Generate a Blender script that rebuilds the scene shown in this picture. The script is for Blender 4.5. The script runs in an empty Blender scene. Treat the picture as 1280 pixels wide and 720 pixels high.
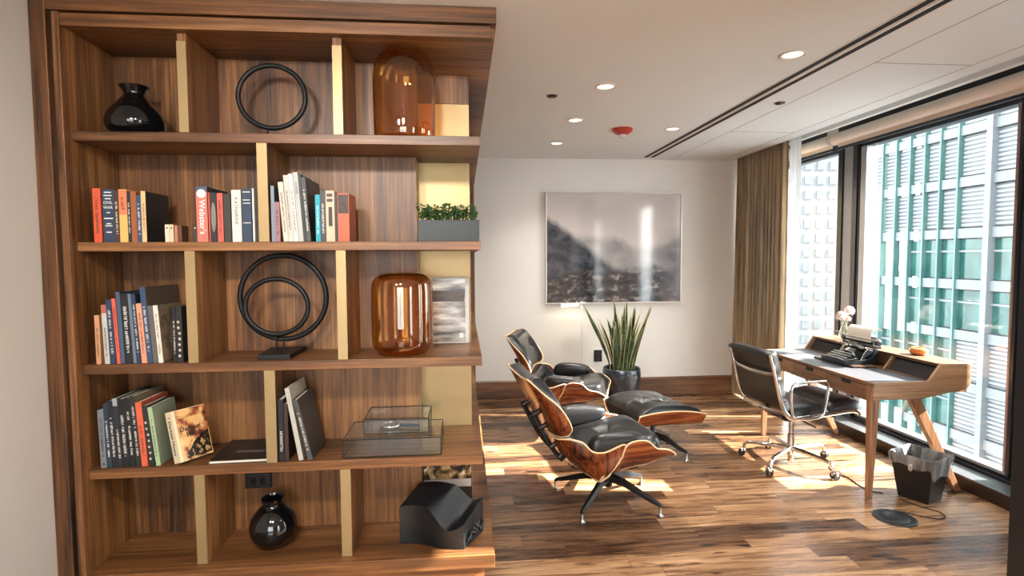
import bpy, math, random
from mathutils import Vector, Matrix, Euler
PI = math.pi
SC = bpy.context.scene
COL = SC.collection
R = math.radians

# ---------------------------------------------------------------- materials
MATS = {}
def srgb(r, g, b):
    def f(c):
        c /= 255.0
        return c / 12.92 if c <= 0.04045 else ((c + 0.055) / 1.055) ** 2.4
    return (f(r), f(g), f(b), 1.0)

def newmat(name):
    m = bpy.data.materials.new(name)
    m.use_nodes = True
    nt = m.node_tree
    nt.nodes.clear()
    out = nt.nodes.new('ShaderNodeOutputMaterial')
    MATS[name] = m
    return m, nt, out

def nd(nt, typ, **kw):
    n = nt.nodes.new(typ)
    for k, v in kw.items():
        if k.startswith('i_'):
            n.inputs[k[2:].replace('_', ' ')].default_value = v
        else:
            setattr(n, k, v)
    return n

def ramp(nt, stops):
    r = nt.nodes.new('ShaderNodeValToRGB')
    e = r.color_ramp.elements
    while len(e) < len(stops):
        e.new(0.5)
    for el, (p, c) in zip(e, stops):
        el.position = p
        el.color = c
    return r

def objcoord(nt, scale=(1, 1, 1), rand=True):
    tc = nd(nt, 'ShaderNodeTexCoord')
    src = tc.outputs['Object']
    if rand:
        oi = nd(nt, 'ShaderNodeObjectInfo')
        mu = nd(nt, 'ShaderNodeMath', operation='MULTIPLY')
        nt.links.new(oi.outputs['Random'], mu.inputs[0]); mu.inputs[1].default_value = 13.7
        ad = nd(nt, 'ShaderNodeVectorMath', operation='ADD')
        nt.links.new(src, ad.inputs[0]); nt.links.new(mu.outputs[0], ad.inputs[1])
        src = ad.outputs[0]
    mp = nd(nt, 'ShaderNodeMapping')
    mp.inputs['Scale'].default_value = scale
    nt.links.new(src, mp.inputs['Vector'])
    return mp.outputs[0]

def plain(name, col, rough=0.5, metal=0.0, var=0.08, scale=8.0, coat=0.0, spec=0.5, bump=0.0, bscale=200.0, sheen=0.0):
    """one principled colour with a little procedural mottling"""
    if name in MATS:
        return MATS[name]
    m, nt, out = newmat(name)
    p = nd(nt, 'ShaderNodeBsdfPrincipled')
    p.inputs['Roughness'].default_value = rough
    p.inputs['Metallic'].default_value = metal
    p.inputs['Coat Weight'].default_value = coat
    p.inputs['Specular IOR Level'].default_value = spec
    if sheen:
        p.inputs['Sheen Weight'].default_value = sheen
    v = objcoord(nt)
    n = nd(nt, 'ShaderNodeTexNoise')
    n.inputs['Scale'].default_value = scale
    n.inputs['Detail'].default_value = 4
    nt.links.new(v, n.inputs['Vector'])
    c0 = [min(1, c * (1 - var)) for c in col[:3]] + [1]
    c1 = [min(1, c * (1 + var)) for c in col[:3]] + [1]
    r = ramp(nt, [(0.3, c0), (0.7, c1)])
    nt.links.new(n.outputs['Fac'], r.inputs[0])
    nt.links.new(r.outputs[0], p.inputs['Base Color'])
    if bump:
        n2 = nd(nt, 'ShaderNodeTexNoise')
        n2.inputs['Scale'].default_value = bscale
        n2.inputs['Detail'].default_value = 3
        nt.links.new(v, n2.inputs['Vector'])
        b = nd(nt, 'ShaderNodeBump')
        b.inputs['Strength'].default_value = bump
        b.inputs['Distance'].default_value = 0.004
        nt.links.new(n2.outputs['Fac'], b.inputs['Height'])
        nt.links.new(b.outputs[0], p.inputs['Normal'])
    nt.links.new(p.outputs[0], out.inputs[0])
    return m

def wood(name, dark, mid, light, axis='x', freq=1.0, rough=0.42, dist=5.0, contrast=1.0, coat=0.0):
    """timber with long grain along an axis of the object"""
    if name in MATS:
        return MATS[name]
    m, nt, out = newmat(name)
    p = nd(nt, 'ShaderNodeBsdfPrincipled')
    p.inputs['Roughness'].default_value = rough
    p.inputs['Coat Weight'].default_value = coat
    s = [1.0, 1.0, 1.0]
    i = 'xyz'.index(axis)
    s[i] = 0.09
    v = objcoord(nt, s)
    # broad figure: domain-warped noise turned into rings
    n1 = nd(nt, 'ShaderNodeTexNoise')
    n1.inputs['Scale'].default_value = 4.0 * freq
    n1.inputs['Detail'].default_value = 3
    n1.inputs['Roughness'].default_value = 0.5
    nt.links.new(v, n1.inputs['Vector'])
    mu = nd(nt, 'ShaderNodeMath', operation='MULTIPLY')
    mu.inputs[1].default_value = 34.0
    nt.links.new(n1.outputs['Fac'], mu.inputs[0])
    si = nd(nt, 'ShaderNodeMath', operation='SINE')
    nt.links.new(mu.outputs[0], si.inputs[0])
    # fine streaks
    n2 = nd(nt, 'ShaderNodeTexNoise')
    n2.inputs['Scale'].default_value = 60.0 * freq
    n2.inputs['Detail'].default_value = 5
    n2.inputs['Roughness'].default_value = 0.7
    s2 = [1.0, 1.0, 1.0]; s2[i] = 0.03
    v2 = objcoord(nt, s2)
    nt.links.new(v2, n2.inputs['Vector'])
    # broad tone
    n3 = nd(nt, 'ShaderNodeTexNoise')
    n3.inputs['Scale'].default_value = 2.5 * freq
    n3.inputs['Detail'].default_value = 2
    nt.links.new(v, n3.inputs['Vector'])
    a1 = nd(nt, 'ShaderNodeMath', operation='MULTIPLY_ADD')
    nt.links.new(si.outputs[0], a1.inputs[0]); a1.inputs[1].default_value = 0.055 * contrast
    nt.links.new(n2.outputs['Fac'], a1.inputs[2])
    a2 = nd(nt, 'ShaderNodeMath', operation='ADD')
    nt.links.new(a1.outputs[0], a2.inputs[0]); nt.links.new(n3.outputs['Fac'], a2.inputs[1])
    a3 = nd(nt, 'ShaderNodeMath', operation='MULTIPLY')
    nt.links.new(a2.outputs[0], a3.inputs[0]); a3.inputs[1].default_value = 0.5
    r = ramp(nt, [(0.36, dark), (0.50, mid), (0.66, light)])
    nt.links.new(a3.outputs[0], r.inputs[0])
    nt.links.new(r.outputs[0], p.inputs['Base Color'])
    nt.links.new(p.outputs[0], out.inputs[0])
    return m

def emit(name, col, strength):
    m, nt, out = newmat(name)
    e = nd(nt, 'ShaderNodeEmission')
    e.inputs[0].default_value = col
    e.inputs[1].default_value = strength
    nt.links.new(e.outputs[0], out.inputs[0])
    return m

def schlick(nt, gloss=1.0, f0=0.04):
    """angle-dependent mirror share of a thin clear sheet, the same from both sides"""
    lw = nd(nt, 'ShaderNodeLayerWeight'); lw.inputs['Blend'].default_value = 0.5
    pw = nd(nt, 'ShaderNodeMath', operation='POWER'); pw.inputs[1].default_value = 4.5
    nt.links.new(lw.outputs['Facing'], pw.inputs[0])
    ma = nd(nt, 'ShaderNodeMath', operation='MULTIPLY_ADD'); ma.use_clamp = True
    nt.links.new(pw.outputs[0], ma.inputs[0]); ma.inputs[1].default_value = 0.9 * gloss; ma.inputs[2].default_value = f0 * gloss
    return ma.outputs[0]

def thin_glass(name, tint=(1, 1, 1, 1), gloss=1.0, rough=0.0):
    m, nt, out = newmat(name)
    t = nd(nt, 'ShaderNodeBsdfTransparent')
    t.inputs[0].default_value = tint
    g = nd(nt, 'ShaderNodeBsdfGlossy')
    g.inputs['Roughness'].default_value = rough
    mx = nd(nt, 'ShaderNodeMixShader')
    nt.links.new(schlick(nt, gloss), mx.inputs[0])
    nt.links.new(t.outputs[0], mx.inputs[1])
    nt.links.new(g.outputs[0], mx.inputs[2])
    nt.links.new(mx.outputs[0], out.inputs[0])
    return m

# ---------------------------------------------------------------- mesh builder
class MB:
    def __init__(s):
        s.v = []; s.f = []
    def add(s, vs, fs):
        b = len(s.v)
        s.v += [tuple(x) for x in vs]
        s.f += [tuple(b + i for i in q) for q in fs]
        return s
    def box(s, x0, x1, y0, y1, z0, z1, M=None):
        vs = [Vector((x, y, z)) for z in (z0, z1) for y in (y0, y1) for x in (x0, x1)]
        if M is not None:
            vs = [M @ q for q in vs]
        return s.add(vs, [(0, 2, 3, 1), (4, 5, 7, 6), (0, 1, 5, 4), (2, 6, 7, 3), (0, 4, 6, 2), (1, 3, 7, 5)])
    def hexa(s, a, b):
        """solid between two quads a and b (corresponding corners)"""
        return s.add(list(a) + list(b), [(3, 2, 1, 0), (4, 5, 6, 7), (0, 1, 5, 4), (1, 2, 6, 5), (2, 3, 7, 6), (3, 0, 4, 7)])
    def prism(s, poly, a0, a1, axis='z', M=None):
        def P(u, v, w):
            q = {'z': (u, v, w), 'y': (u, w, v), 'x': (w, u, v)}[axis]
            q = Vector(q)
            return M @ q if M is not None else q
        n = len(poly)
        vs = [P(u, v, a0) for u, v in poly] + [P(u, v, a1) for u, v in poly]
        fs = [tuple(range(n - 1, -1, -1)), tuple(range(n, 2 * n))]
        fs += [(i, (i + 1) % n, n + (i + 1) % n, n + i) for i in range(n)]
        return s.add(vs, fs)
    def cyl(s, p0, p1, r0, r1=None, n=16, cap=True):
        if r1 is None: r1 = r0
        return s.tube([p0, p1], [r0, r1], n, cap=cap)
    def tube(s, pts, r, n=8, closed=False, cap=True, flat=1.0, up=None):
        pts = [Vector(p) for p in pts]
        m = len(pts)
        if not hasattr(r, '__len__'): r = [r] * m
        T = []
        for i in range(m):
            if closed:
                t = pts[(i + 1) % m] - pts[i - 1]
            else:
                t = pts[min(i + 1, m - 1)] - pts[max(i - 1, 0)]
            T.append(t.normalized())
        if up is None:
            up = Vector((0, 0, 1)) if abs(T[0].z) < 0.9 else Vector((1, 0, 0))
        N = (up - T[0] * up.dot(T[0])).normalized()
        vs = []
        for i in range(m):
            N = (N - T[i] * N.dot(T[i])).normalized()
            B = T[i].cross(N)
            for k in range(n):
                a = 2 * PI * k / n
                vs.append(pts[i] + N * (math.cos(a) * r[i]) + B * (math.sin(a) * r[i] * flat))
        fs = []
        for i in range(m if closed else m - 1):
            j = (i + 1) % m
            for k in range(n):
                l = (k + 1) % n
                fs.append((i * n + k, i * n + l, j * n + l, j * n + k))
        if cap and not closed:
            fs.append(tuple(range(n - 1, -1, -1)))
            fs.append(tuple((m - 1) * n + k for k in range(n)))
        return s.add(vs, fs)
    def lathe(s, prof, n=32, c=(0, 0, 0)):
        """profile of (r, z) from start to end; ends with r=0 close"""
        vs = []; idx = []
        for r, z in prof:
            if r <= 1e-6:
                idx.append([len(vs)]); vs.append((c[0], c[1], c[2] + z))
            else:
                idx.append(list(range(len(vs), len(vs) + n)))
                for k in range(n):
                    a = 2 * PI * k / n
                    vs.append((c[0] + r * math.cos(a), c[1] + r * math.sin(a), c[2] + z))
        fs = []
        for A, B in zip(idx, idx[1:]):
            for k in range(n):
                l = (k + 1) % n
                if len(A) == 1 and len(B) == 1: continue
                if len(A) == 1: fs.append((A[0], B[l], B[k]))
                elif len(B) == 1: fs.append((A[k], A[l], B[0]))
                else: fs.append((A[k], A[l], B[l], B[k]))
        return s.add(vs, fs)
    def grid(s, fn, nu, nv):
        vs = [fn(i / nu, j / nv) for j in range(nv + 1) for i in range(nu + 1)]
        w = nu + 1
        fs = [(j * w + i, j * w + i + 1, (j + 1) * w + i + 1, (j + 1) * w + i) for j in range(nv) for i in range(nu)]
        return s.add(vs, fs)
    def slab(s, fa, fb, nu, nv):
        """closed solid between two surfaces over (0..1, 0..1)"""
        w = nu + 1
        va = [fa(i / nu, j / nv) for j in range(nv + 1) for i in range(nu + 1)]
        vb = [fb(i / nu, j / nv) for j in range(nv + 1) for i in range(nu + 1)]
        o = len(va)
        fs = []
        for j in range(nv):
            for i in range(nu):
                q = (j * w + i, j * w + i + 1, (j + 1) * w + i + 1, (j + 1) * w + i)
                fs.append(q); fs.append(tuple(o + k for k in reversed(q)))
        ring = [i for i in range(nu)] + [j * w + nu for j in range(nv)] + [nv * w + nu - i for i in range(nu)] + [(nv - j) * w for j in range(nv)]
        for a, b in zip(ring, ring[1:] + ring[:1]):
            fs.append((b, a, o + a, o + b))
        return s.add(va + vb, fs)
    def sq(s, c, ax, ay, az, e1=0.5, e2=0.5, nu=32, nv=16, M=None, warp=None):
        """superellipsoid; small exponents give boxy rounded pads"""
        def sp(w, e):
            return math.copysign(abs(w) ** e, w)
        vs = []; fs = []
        for j in range(nv + 1):
            t = -PI / 2 + PI * j / nv
            for i in range(nu):
                u = 2 * PI * i / nu
                q = Vector((ax * sp(math.cos(t), e1) * sp(math.cos(u), e2), ay * sp(math.cos(t), e1) * sp(math.sin(u), e2), az * sp(math.sin(t), e1)))
                if warp: q = warp(q)
                if M is not None: q = M @ q
                vs.append(q + Vector(c))
        for j in range(nv):
            for i in range(nu):
                k = (i + 1) % nu
                fs.append((j * nu + i, j * nu + k, (j + 1) * nu + k, (j + 1) * nu + i))
        return s.add(vs, fs)
    def sphere(s, c, r, n=16):
        return s.sq(c, r, r, r, 1, 1, n, max(6, n // 2))

def rootof(o):
    while o.parent is not None:
        o = o.parent
    return o

def obj(name, mb, mat, parent=None, w=True, smooth=None, bevel=0.0, seg=2, sub=0, recalc=True):
    """link a mesh builder as ONE mesh object; w: vertices were given in world axes"""
    off = Vector((0, 0, 0))
    if parent is not None and w:
        off = rootof(parent).location.copy()
    me = bpy.data.meshes.new(name)
    me.from_pydata([tuple(Vector(q) - off) for q in mb.v], [], mb.f)
    if recalc:
        import bmesh
        bm = bmesh.new(); bm.from_mesh(me)
        bmesh.ops.remove_doubles(bm, verts=bm.verts, dist=1e-6)
        bmesh.ops.recalc_face_normals(bm, faces=bm.faces)
        bm.to_mesh(me); bm.free()
    me.validate()
    o = bpy.data.objects.new(name, me)
    COL.objects.link(o)
    if parent is not None:
        o.parent = parent
    if mat is not None:
        me.materials.append(mat if not isinstance(mat, str) else MATS[mat])
    if smooth is not None:
        me.polygons.foreach_set('use_smooth', [True] * len(me.polygons))
        me.set_sharp_from_angle(angle=R(smooth))
    if bevel:
        b = o.modifiers.new('bevel', 'BEVEL')
        b.width = bevel; b.segments = seg; b.limit_method = 'ANGLE'; b.angle_limit = R(40)
    if sub:
        b = o.modifiers.new('sub', 'SUBSURF')
        b.levels = sub; b.render_levels = sub
    return o

def tag(o, label, cat, group=None):
    o['label'] = label; o['category'] = cat
    if group: o['group'] = group
    return o

def thing(name, label, cat, loc=(0, 0, 0), rotz=0.0, group=None):
    o = bpy.data.objects.new(name, None)
    o.empty_display_size = 0.1
    COL.objects.link(o)
    o.location = loc
    o.rotation_euler = (0, 0, rotz)
    return tag(o, label, cat, group)

def struct(name, mb, mat, parent=None, **k):
    o = obj(name, mb, mat, parent, **k)
    if parent is None: o['kind'] = 'structure'
    return o

def structroot(name, loc=(0, 0, 0)):
    o = bpy.data.objects.new(name, None); COL.objects.link(o)
    o.location = loc
    o['kind'] = 'structure'
    return o

def box(*a):
    return MB().box(*a)

def text_mb(s, h, spacing=1.0, bold=0.0):
    """lettering as flat mesh in XY, lower left at origin, cap height about h; returns (MB, width)"""
    cu = bpy.data.curves.new('lettering', 'FONT')
    cu.body = s; cu.size = h * 1.4; cu.space_character = spacing
    cu.resolution_u = 2
    cu.offset = bold * h
    o = bpy.data.objects.new('lettering', cu); COL.objects.link(o)
    dg = bpy.context.evaluated_depsgraph_get()
    dg.update()
    me = bpy.data.meshes.new_from_object(o.evaluated_get(dg))
    mb = MB()
    mb.add([v.co.copy() for v in me.vertices], [tuple(p.vertices) for p in me.polygons])
    bpy.data.objects.remove(o); bpy.data.curves.remove(cu); bpy.data.meshes.remove(me)
    w = max([q[0] for q in mb.v] or [0])
    return mb, w
def xform(mb, M):
    mb.v = [tuple(M @ Vector(q)) for q in mb.v]
    return mb
# ---------------------------------------------------------------- palette
W_D, W_M, W_L = srgb(46, 27, 14), srgb(106, 67, 36), srgb(160, 111, 66)
wx = wood('walnut_x', W_D, W_M, W_L, 'x')
wy = wood('walnut_y', W_D, W_M, W_L, 'y')
wz = wood('walnut_z', W_D, W_M, W_L, 'z', freq=1.2, contrast=1.3)
brass = plain('brass_panel', srgb(172, 146, 104), rough=0.42, metal=0.55, var=0.06, scale=5)
plaster = plain('wall_paint', srgb(217, 213, 206), rough=0.9, var=0.012, scale=3, spec=0.2)
ceil_paint = plain('ceiling_paint', srgb(224, 228, 228), rough=0.9, var=0.01, scale=2, spec=0.2)
white_trim = plain('white_satin', srgb(232, 229, 224), rough=0.5, var=0.01)
dark_alu = plain('dark_window_aluminium', srgb(34, 38, 46), rough=0.4, metal=0.3, var=0.05)
grey_alu = plain('grey_window_panel', srgb(122, 123, 128), rough=0.55, var=0.04)
light_alu = plain('pale_aluminium', srgb(150, 153, 156), rough=0.4, metal=0.3, var=0.03)
bronze = plain('bronze_sill_riser', srgb(58, 44, 36), rough=0.35, metal=0.4, var=0.1)
sill_grey = plain('grey_sill_metal', srgb(78, 80, 82), rough=0.4, metal=0.3, var=0.05)
black_paint = plain('black_paint', srgb(22, 25, 31), rough=0.5, var=0.1)
black_slot = plain('black_slot', srgb(12, 12, 12), rough=0.9)
black_gloss = plain('black_glaze', srgb(9, 11, 14), rough=0.09, var=0.2, coat=0.4)
black_metal = plain('black_metal', srgb(18, 20, 23), rough=0.35, metal=0.2, var=0.1)
black_plastic = plain('black_plastic', srgb(20, 21, 23), rough=0.45, var=0.1)
leather = plain('black_leather', srgb(27, 26, 27), rough=0.28, var=0.2, scale=25, bump=0.12, bscale=420)
chrome = plain('chrome', srgb(215, 212, 208), rough=0.12, metal=1.0, var=0.02)
steel = plain('brushed_steel', srgb(170, 170, 170), rough=0.3, metal=1.0, var=0.05)
paper = plain('paper', srgb(222, 212, 194), rough=0.8, var=0.03)
ply_edge = plain('pale_plywood_edge', srgb(222, 190, 150), rough=0.5, var=0.06, scale=60)
rosewood_z = wood('rosewood_z', srgb(38, 16, 9), srgb(112, 54, 28), srgb(166, 92, 50), 'z', freq=2.4, rough=0.25, contrast=2.2, coat=0.2)
rosewood_x = wood('rosewood_x', srgb(38, 16, 9), srgb(112, 54, 28), srgb(166, 92, 50), 'x', freq=2.4, rough=0.25, contrast=2.2, coat=0.2)
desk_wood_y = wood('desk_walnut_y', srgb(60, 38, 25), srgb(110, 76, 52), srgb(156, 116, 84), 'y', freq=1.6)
desk_wood_x_lit = wood('desk_walnut_x_lit', srgb(120, 88, 62), srgb(174, 136, 102), srgb(208, 172, 136), 'x', freq=1.6)  # walnut made paler: window light on the desk ends is painted in
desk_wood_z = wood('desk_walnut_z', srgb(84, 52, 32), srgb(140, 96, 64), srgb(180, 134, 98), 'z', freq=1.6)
pane_glass = thin_glass('window_glass', (0.97, 0.99, 0.985, 1), 0.9)
clear_glass = thin_glass('clear_glass', (0.93, 0.95, 0.93, 1), 1.6)

def floor_material():
    m, nt, out = newmat('hardwood_planks')
    L = nt.links.new
    p = nd(nt, 'ShaderNodeBsdfPrincipled')
    tc = nd(nt, 'ShaderNodeTexCoord')
    sp = nd(nt, 'ShaderNodeSeparateXYZ'); L(tc.outputs['Object'], sp.inputs[0])
    def mth(op, a, b=None, c=None):
        n = nd(nt, 'ShaderNodeMath', operation=op)
        for i, q in enumerate((a, b, c)):
            if q is None: continue
            if isinstance(q, (int, float)): n.inputs[i].default_value = q
            else: L(q, n.inputs[i])
        return n.outputs[0]
    row = mth('FLOOR', mth('DIVIDE', sp.outputs[1], 0.127))
    wn = nd(nt, 'ShaderNodeTexWhiteNoise', noise_dimensions='1D'); L(row, wn.inputs['W'])
    xs = mth('DIVIDE', mth('ADD', sp.outputs[0], mth('MULTIPLY', wn.outputs['Value'], 7.0)), 1.02)
    colid = mth('FLOOR', xs)
    cv = nd(nt, 'ShaderNodeCombineXYZ'); L(row, cv.inputs[0]); L(colid, cv.inputs[1])
    wn2 = nd(nt, 'ShaderNodeTexWhiteNoise', noise_dimensions='3D'); L(cv.outputs[0], wn2.inputs['Vector'])
    # grain inside each plank, shifted per plank
    gv = nd(nt, 'ShaderNodeCombineXYZ')
    L(mth('MULTIPLY', sp.outputs[0], 1.1), gv.inputs[0]); L(mth('MULTIPLY', sp.outputs[1], 14.0), gv.inputs[1]); L(mth('MULTIPLY', wn2.outputs['Value'], 60.0), gv.inputs[2])
    n1 = nd(nt, 'ShaderNodeTexNoise'); L(gv.outputs[0], n1.inputs['Vector'])
    n1.inputs['Scale'].default_value = 2.0; n1.inputs['Detail'].default_value = 7; n1.inputs['Roughness'].default_value = 0.65; n1.inputs['Distortion'].default_value = 0.8
    # knots
    kv = nd(nt, 'ShaderNodeCombineXYZ')
    L(mth('MULTIPLY', sp.outputs[0], 2.2), kv.inputs[0]); L(mth('MULTIPLY', sp.outputs[1], 8.0), kv.inputs[1]); L(mth('MULTIPLY', wn2.outputs['Value'], 17.0), kv.inputs[2])
    n2 = nd(nt, 'ShaderNodeTexNoise'); L(kv.outputs[0], n2.inputs['Vector'])
    n2.inputs['Scale'].default_value = 1.3; n2.inputs['Detail'].default_value = 2
    knot = mth('MULTIPLY', mth('MAXIMUM', mth('SUBTRACT', n2.outputs['Fac'], 0.66), 0.0), 3.0)
    tone = mth('SUBTRACT', mth('ADD', mth('MULTIPLY', wn2.outputs['Value'], 0.27), mth('MULTIPLY', n1.outputs['Fac'], 0.74)), knot)
    r = ramp(nt, [(0.29, srgb(38, 25, 18)), (0.43, srgb(88, 60, 41)), (0.55, srgb(138, 100, 69)), (0.70, srgb(192, 151, 112))])
    L(tone, r.inputs[0])
    # seams
    fy = mth('FRACT', mth('DIVIDE', sp.outputs[1], 0.127)); fx = mth('FRACT', xs)
    ey = mth('MINIMUM', fy, mth('SUBTRACT', 1.0, fy)); ex = mth('MINIMUM', fx, mth('SUBTRACT', 1.0, fx))
    seam = mth('MAXIMUM', mth('LESS_THAN', ey, 0.011), mth('LESS_THAN', ex, 0.0018))
    mx = nd(nt, 'ShaderNodeMix', data_type='RGBA')
    L(mth('MULTIPLY', seam, 0.75), mx.inputs['Factor']); L(r.outputs[0], mx.inputs[6]); mx.inputs[7].default_value = srgb(26, 17, 12)
    L(mx.outputs[2], p.inputs['Base Color'])
    L(mth('ADD', mth('MULTIPLY', n1.outputs['Fac'], 0.16), 0.20), p.inputs['Roughness'])
    b = nd(nt, 'ShaderNodeBump'); b.inputs['Strength'].default_value = 0.12; b.inputs['Distance'].default_value = 0.004
    L(mth('SUBTRACT', n1.outputs['Fac'], seam), b.inputs['Height']); L(b.outputs[0], p.inputs['Normal'])
    L(p.outputs[0], out.inputs[0])
    return m
floor_mat = floor_material()

# ---------------------------------------------------------------- room shell
XL, XR, YB, YF, ZC = -1.766, 3.62, 6.12, -3.6, 2.70
struct('floor', box(XL - 0.1, XR + 0.1, YF, YB + 0.1, -0.12, 0.0), floor_mat)
# ceiling: main slab up to the curtain pocket, then the pocket over the window
cm = MB()
cm.prism([(XL - 0.1, ZC), (3.10, ZC), (3.10, ZC + 0.10), (3.20, ZC + 0.10), (3.20, ZC), (3.245, ZC), (3.245, ZC + 0.16), (XR + 0.1, ZC + 0.16), (XR + 0.1, ZC + 0.30), (XL - 0.1, ZC + 0.30)], YF, YB + 0.1, 'y')
struct('ceiling', cm, ceil_paint)
struct('wall_left', box(XL - 0.12, XL, YF, YB, 0, ZC), plain('wall_grey_paint', srgb(192, 184, 175), rough=0.9, var=0.015, scale=4, spec=0.2))
struct('wall_back', box(XL - 0.12, XR + 0.1, YB, YB + 0.12, 0, ZC + 0.3), plaster)
wf = MB()
# wall behind the photographer with a window opening added to light the bookcase front
wf.prism([(XL - 0.12, 0), (XR + 0.1, 0), (XR + 0.1, ZC + 0.3), (XL - 0.12, ZC + 0.3), (XL - 0.12, 0.4), (-1.7, 0.4), (-1.7, 2.6), (0.8, 2.6), (0.8, 0.4), (XL - 0.12, 0.399)], YF - 0.12, YF, 'y')
struct('wall_front', wf, plain('taupe_paint', srgb(176, 168, 160), rough=0.9, spec=0.2))
wr = structroot('window_6', (-0.45, YF, 0.4))  # unseen window, added for front light on the bookcase
obj('window_pane', box(-1.66, 0.76, YF - 0.07, YF - 0.062, 0.44, 2.56), pane_glass, wr)
for a, b in ((-1.7, -1.66), (-0.49, -0.41), (0.76, 0.8)):
    obj('window_frame', box(a, b, YF - 0.1, YF - 0.03, 0.4, 2.6), dark_alu, wr)
obj('window_frame', box(-1.66, 0.76, YF - 0.1, YF - 0.03, 0.4, 0.439), dark_alu, wr)
obj('window_frame', box(-1.66, 0.76, YF - 0.1, YF - 0.03, 2.561, 2.6), dark_alu, wr)
struct('baseboard_back', MB().prism([(6.119, 0), (6.119, 0.205), (6.112, 0.205), (6.10, 0.19), (6.10, 0.0)], 0.0, 3.30, 'x'), wood('baseboard_walnut', srgb(58, 36, 24), srgb(104, 70, 48), srgb(150, 108, 78), 'x', freq=1.4))
struct('baseboard_left', MB().prism([(XL, 0), (XL + 0.018, 0), (XL + 0.018, 0.185), (XL + 0.006, 0.20), (XL, 0.20)], YF, 2.46, 'y'), MATS['baseboard_walnut'])
# thin seams between the ceiling access panels: shallow shadow gaps
gap = plain('shadow_gap', srgb(168, 158, 152), rough=0.9)
seams = [(2.355, 2.361, 1.0, YB), (2.955, 2.961, 1.0, YB)]
n = 1
for x0, x1, y0, y1 in seams:
    struct('trim_%d' % n, box(x0, x1, y0, y1, ZC - 0.0012, ZC + 0.001), gap); n += 1
for yy in (2.99, 4.70, 1.35):
    struct('trim_%d' % n, box(2.361, 2.955, yy, yy + 0.006, ZC - 0.0012, ZC + 0.001), gap); n += 1
# dark pier in the right foreground
struct('wall_right', box(2.222, 2.50, 1.88, 2.0, 0, ZC), black_paint, bevel=0.004)

# ---------------------------------------------------------------- window wall (plane X = 3.6)
GX = 3.60
sl = MB()
sl.prism([(3.38, 0), (3.38, 0.085), (3.395, 0.085), (3.395, 0.0)], YF, YB, 'y')
struct('trim_%d' % n, sl, bronze); n += 1
sl = MB().prism([(3.376, 0.085), (3.54, 0.085), (3.54, 0.098), (3.376, 0.098)], YF, YB, 'y')
struct('trim_%d' % n, sl, sill_grey, bevel=0.003); n += 1
sl = MB().prism([(3.54, 0.0), (3.66, 0.0), (3.66, 0.135), (3.575, 0.135), (3.575, 0.118), (3.54, 0.118)], YF, YB, 'y')
struct('trim_%d' % n, sl, dark_alu); n += 1
# bank above the glass
struct('trim_%d' % n, box(3.56, 3.68, YF, YB, 2.60, ZC + 0.16), dark_alu); n += 1

def post(y0, y1, mat, x0=3.5, x1=3.68, z0=0.0985, z1=2.62):
    global n
    o = struct('trim_%d' % n, box(x0, x1, y0, y1, z0, z1), mat, bevel=0.002); n += 1
    return o
post(4.868, 4.925, dark_alu, 3.545)
post(4.735, 4.868, grey_alu, 3.56)
post(4.675, 4.735, dark_alu, 3.545)

def window(k, y0, y1, fr=0.03, lm=None):
    r = structroot('window_%d' % k, (GX, (y0 + y1) / 2, 0.135))
    z0, z1 = 0.135, 2.60
    obj('window_frame', box(GX - 0.045, GX + 0.06, y0, y0 + fr, z0, z1), lm or dark_alu, r, bevel=0.003)
    obj('window_frame', box(GX - 0.045, GX + 0.06, y1 - fr, y1, z0, z1), lm or dark_alu, r, bevel=0.003)
    obj('window_frame', box(GX - 0.03, GX + 0.06, y0 + fr, y1 - fr, z0, z0 + 0.022), light_alu, r, bevel=0.003)
    obj('window_frame', box(GX - 0.03, GX + 0.06, y0 + fr, y1 - fr, z1 - 0.03, z1), dark_alu, r, bevel=0.003)
    obj('window_pane', box(GX + 0.0, GX + 0.008, y0 + fr, y1 - fr, z0 + 0.022, z1 - 0.03), pane_glass, r)
    return r
window(1, 4.925, 6.03, 0.02)
w2 = window(2, 3.215, 4.675, 0.022)
obj('jamb_liner', box(GX - 0.04, GX + 0.07, 4.585, 4.652, 0.16, 2.57), light_alu, w2, bevel=0.003)
obj('jamb_liner', box(GX - 0.05, GX + 0.05, 3.2375, 3.252, 0.16, 2.57), plain('warm_grey_alu', srgb(150, 128, 120), rough=0.5), w2)
window(3, 1.10, 2.10, 0.03)
window(4, -3.45, -1.9, 0.04)
post(2.10, 3.215, dark_alu, 3.6)
post(-1.9, 1.10, MATS['taupe_paint'], 3.55)
post(YF, -3.45, plaster, 3.55)
post(6.03, YB - 0.001, plaster, 3.40)  # unseen filler post, added to stop sun leaking past the curtain

# ---------------------------------------------------------------- roller blinds
blind_white = plain('blind_fabric', srgb(228, 218, 208), rough=0.85, var=0.01, scale=40)
def blind(y0, y1, label, drop=2.562):
    t = thing('roller_blind', label, 'blind', (3.40, (y0 + y1) / 2, 2.64))
    obj('roller', MB().cyl((3.385, y0 + 0.02, 2.660), (3.385, y1 - 0.02, 2.660), 0.047, n=28), blind_white, t, smooth=40)
    obj('fabric', box(3.4165, 3.419, y0 + 0.03, y1 - 0.03, drop + 0.023, 2.655), blind_white, t)
    obj('bottom_bar', box(3.410, 3.426, y0 + 0.025, y1 - 0.025, drop, drop + 0.023), dark_alu, t, bevel=0.003)
    for yy in (y0 + 0.005, y1 - 0.018):
        obj('bracket', MB().box(3.35, 3.43, yy, yy + 0.012, 2.61, 2.86), white_trim, t, bevel=0.003)
    return t
blind(4.805, 6.02, 'white roller blind rolled up over the narrow far window by the curtain')
blind(3.0, 4.795, 'white roller blind rolled up over the wide window behind the desk')
blind(1.0, 2.99, 'white roller blind rolled up, nearest the photographer beyond the frame')

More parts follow.
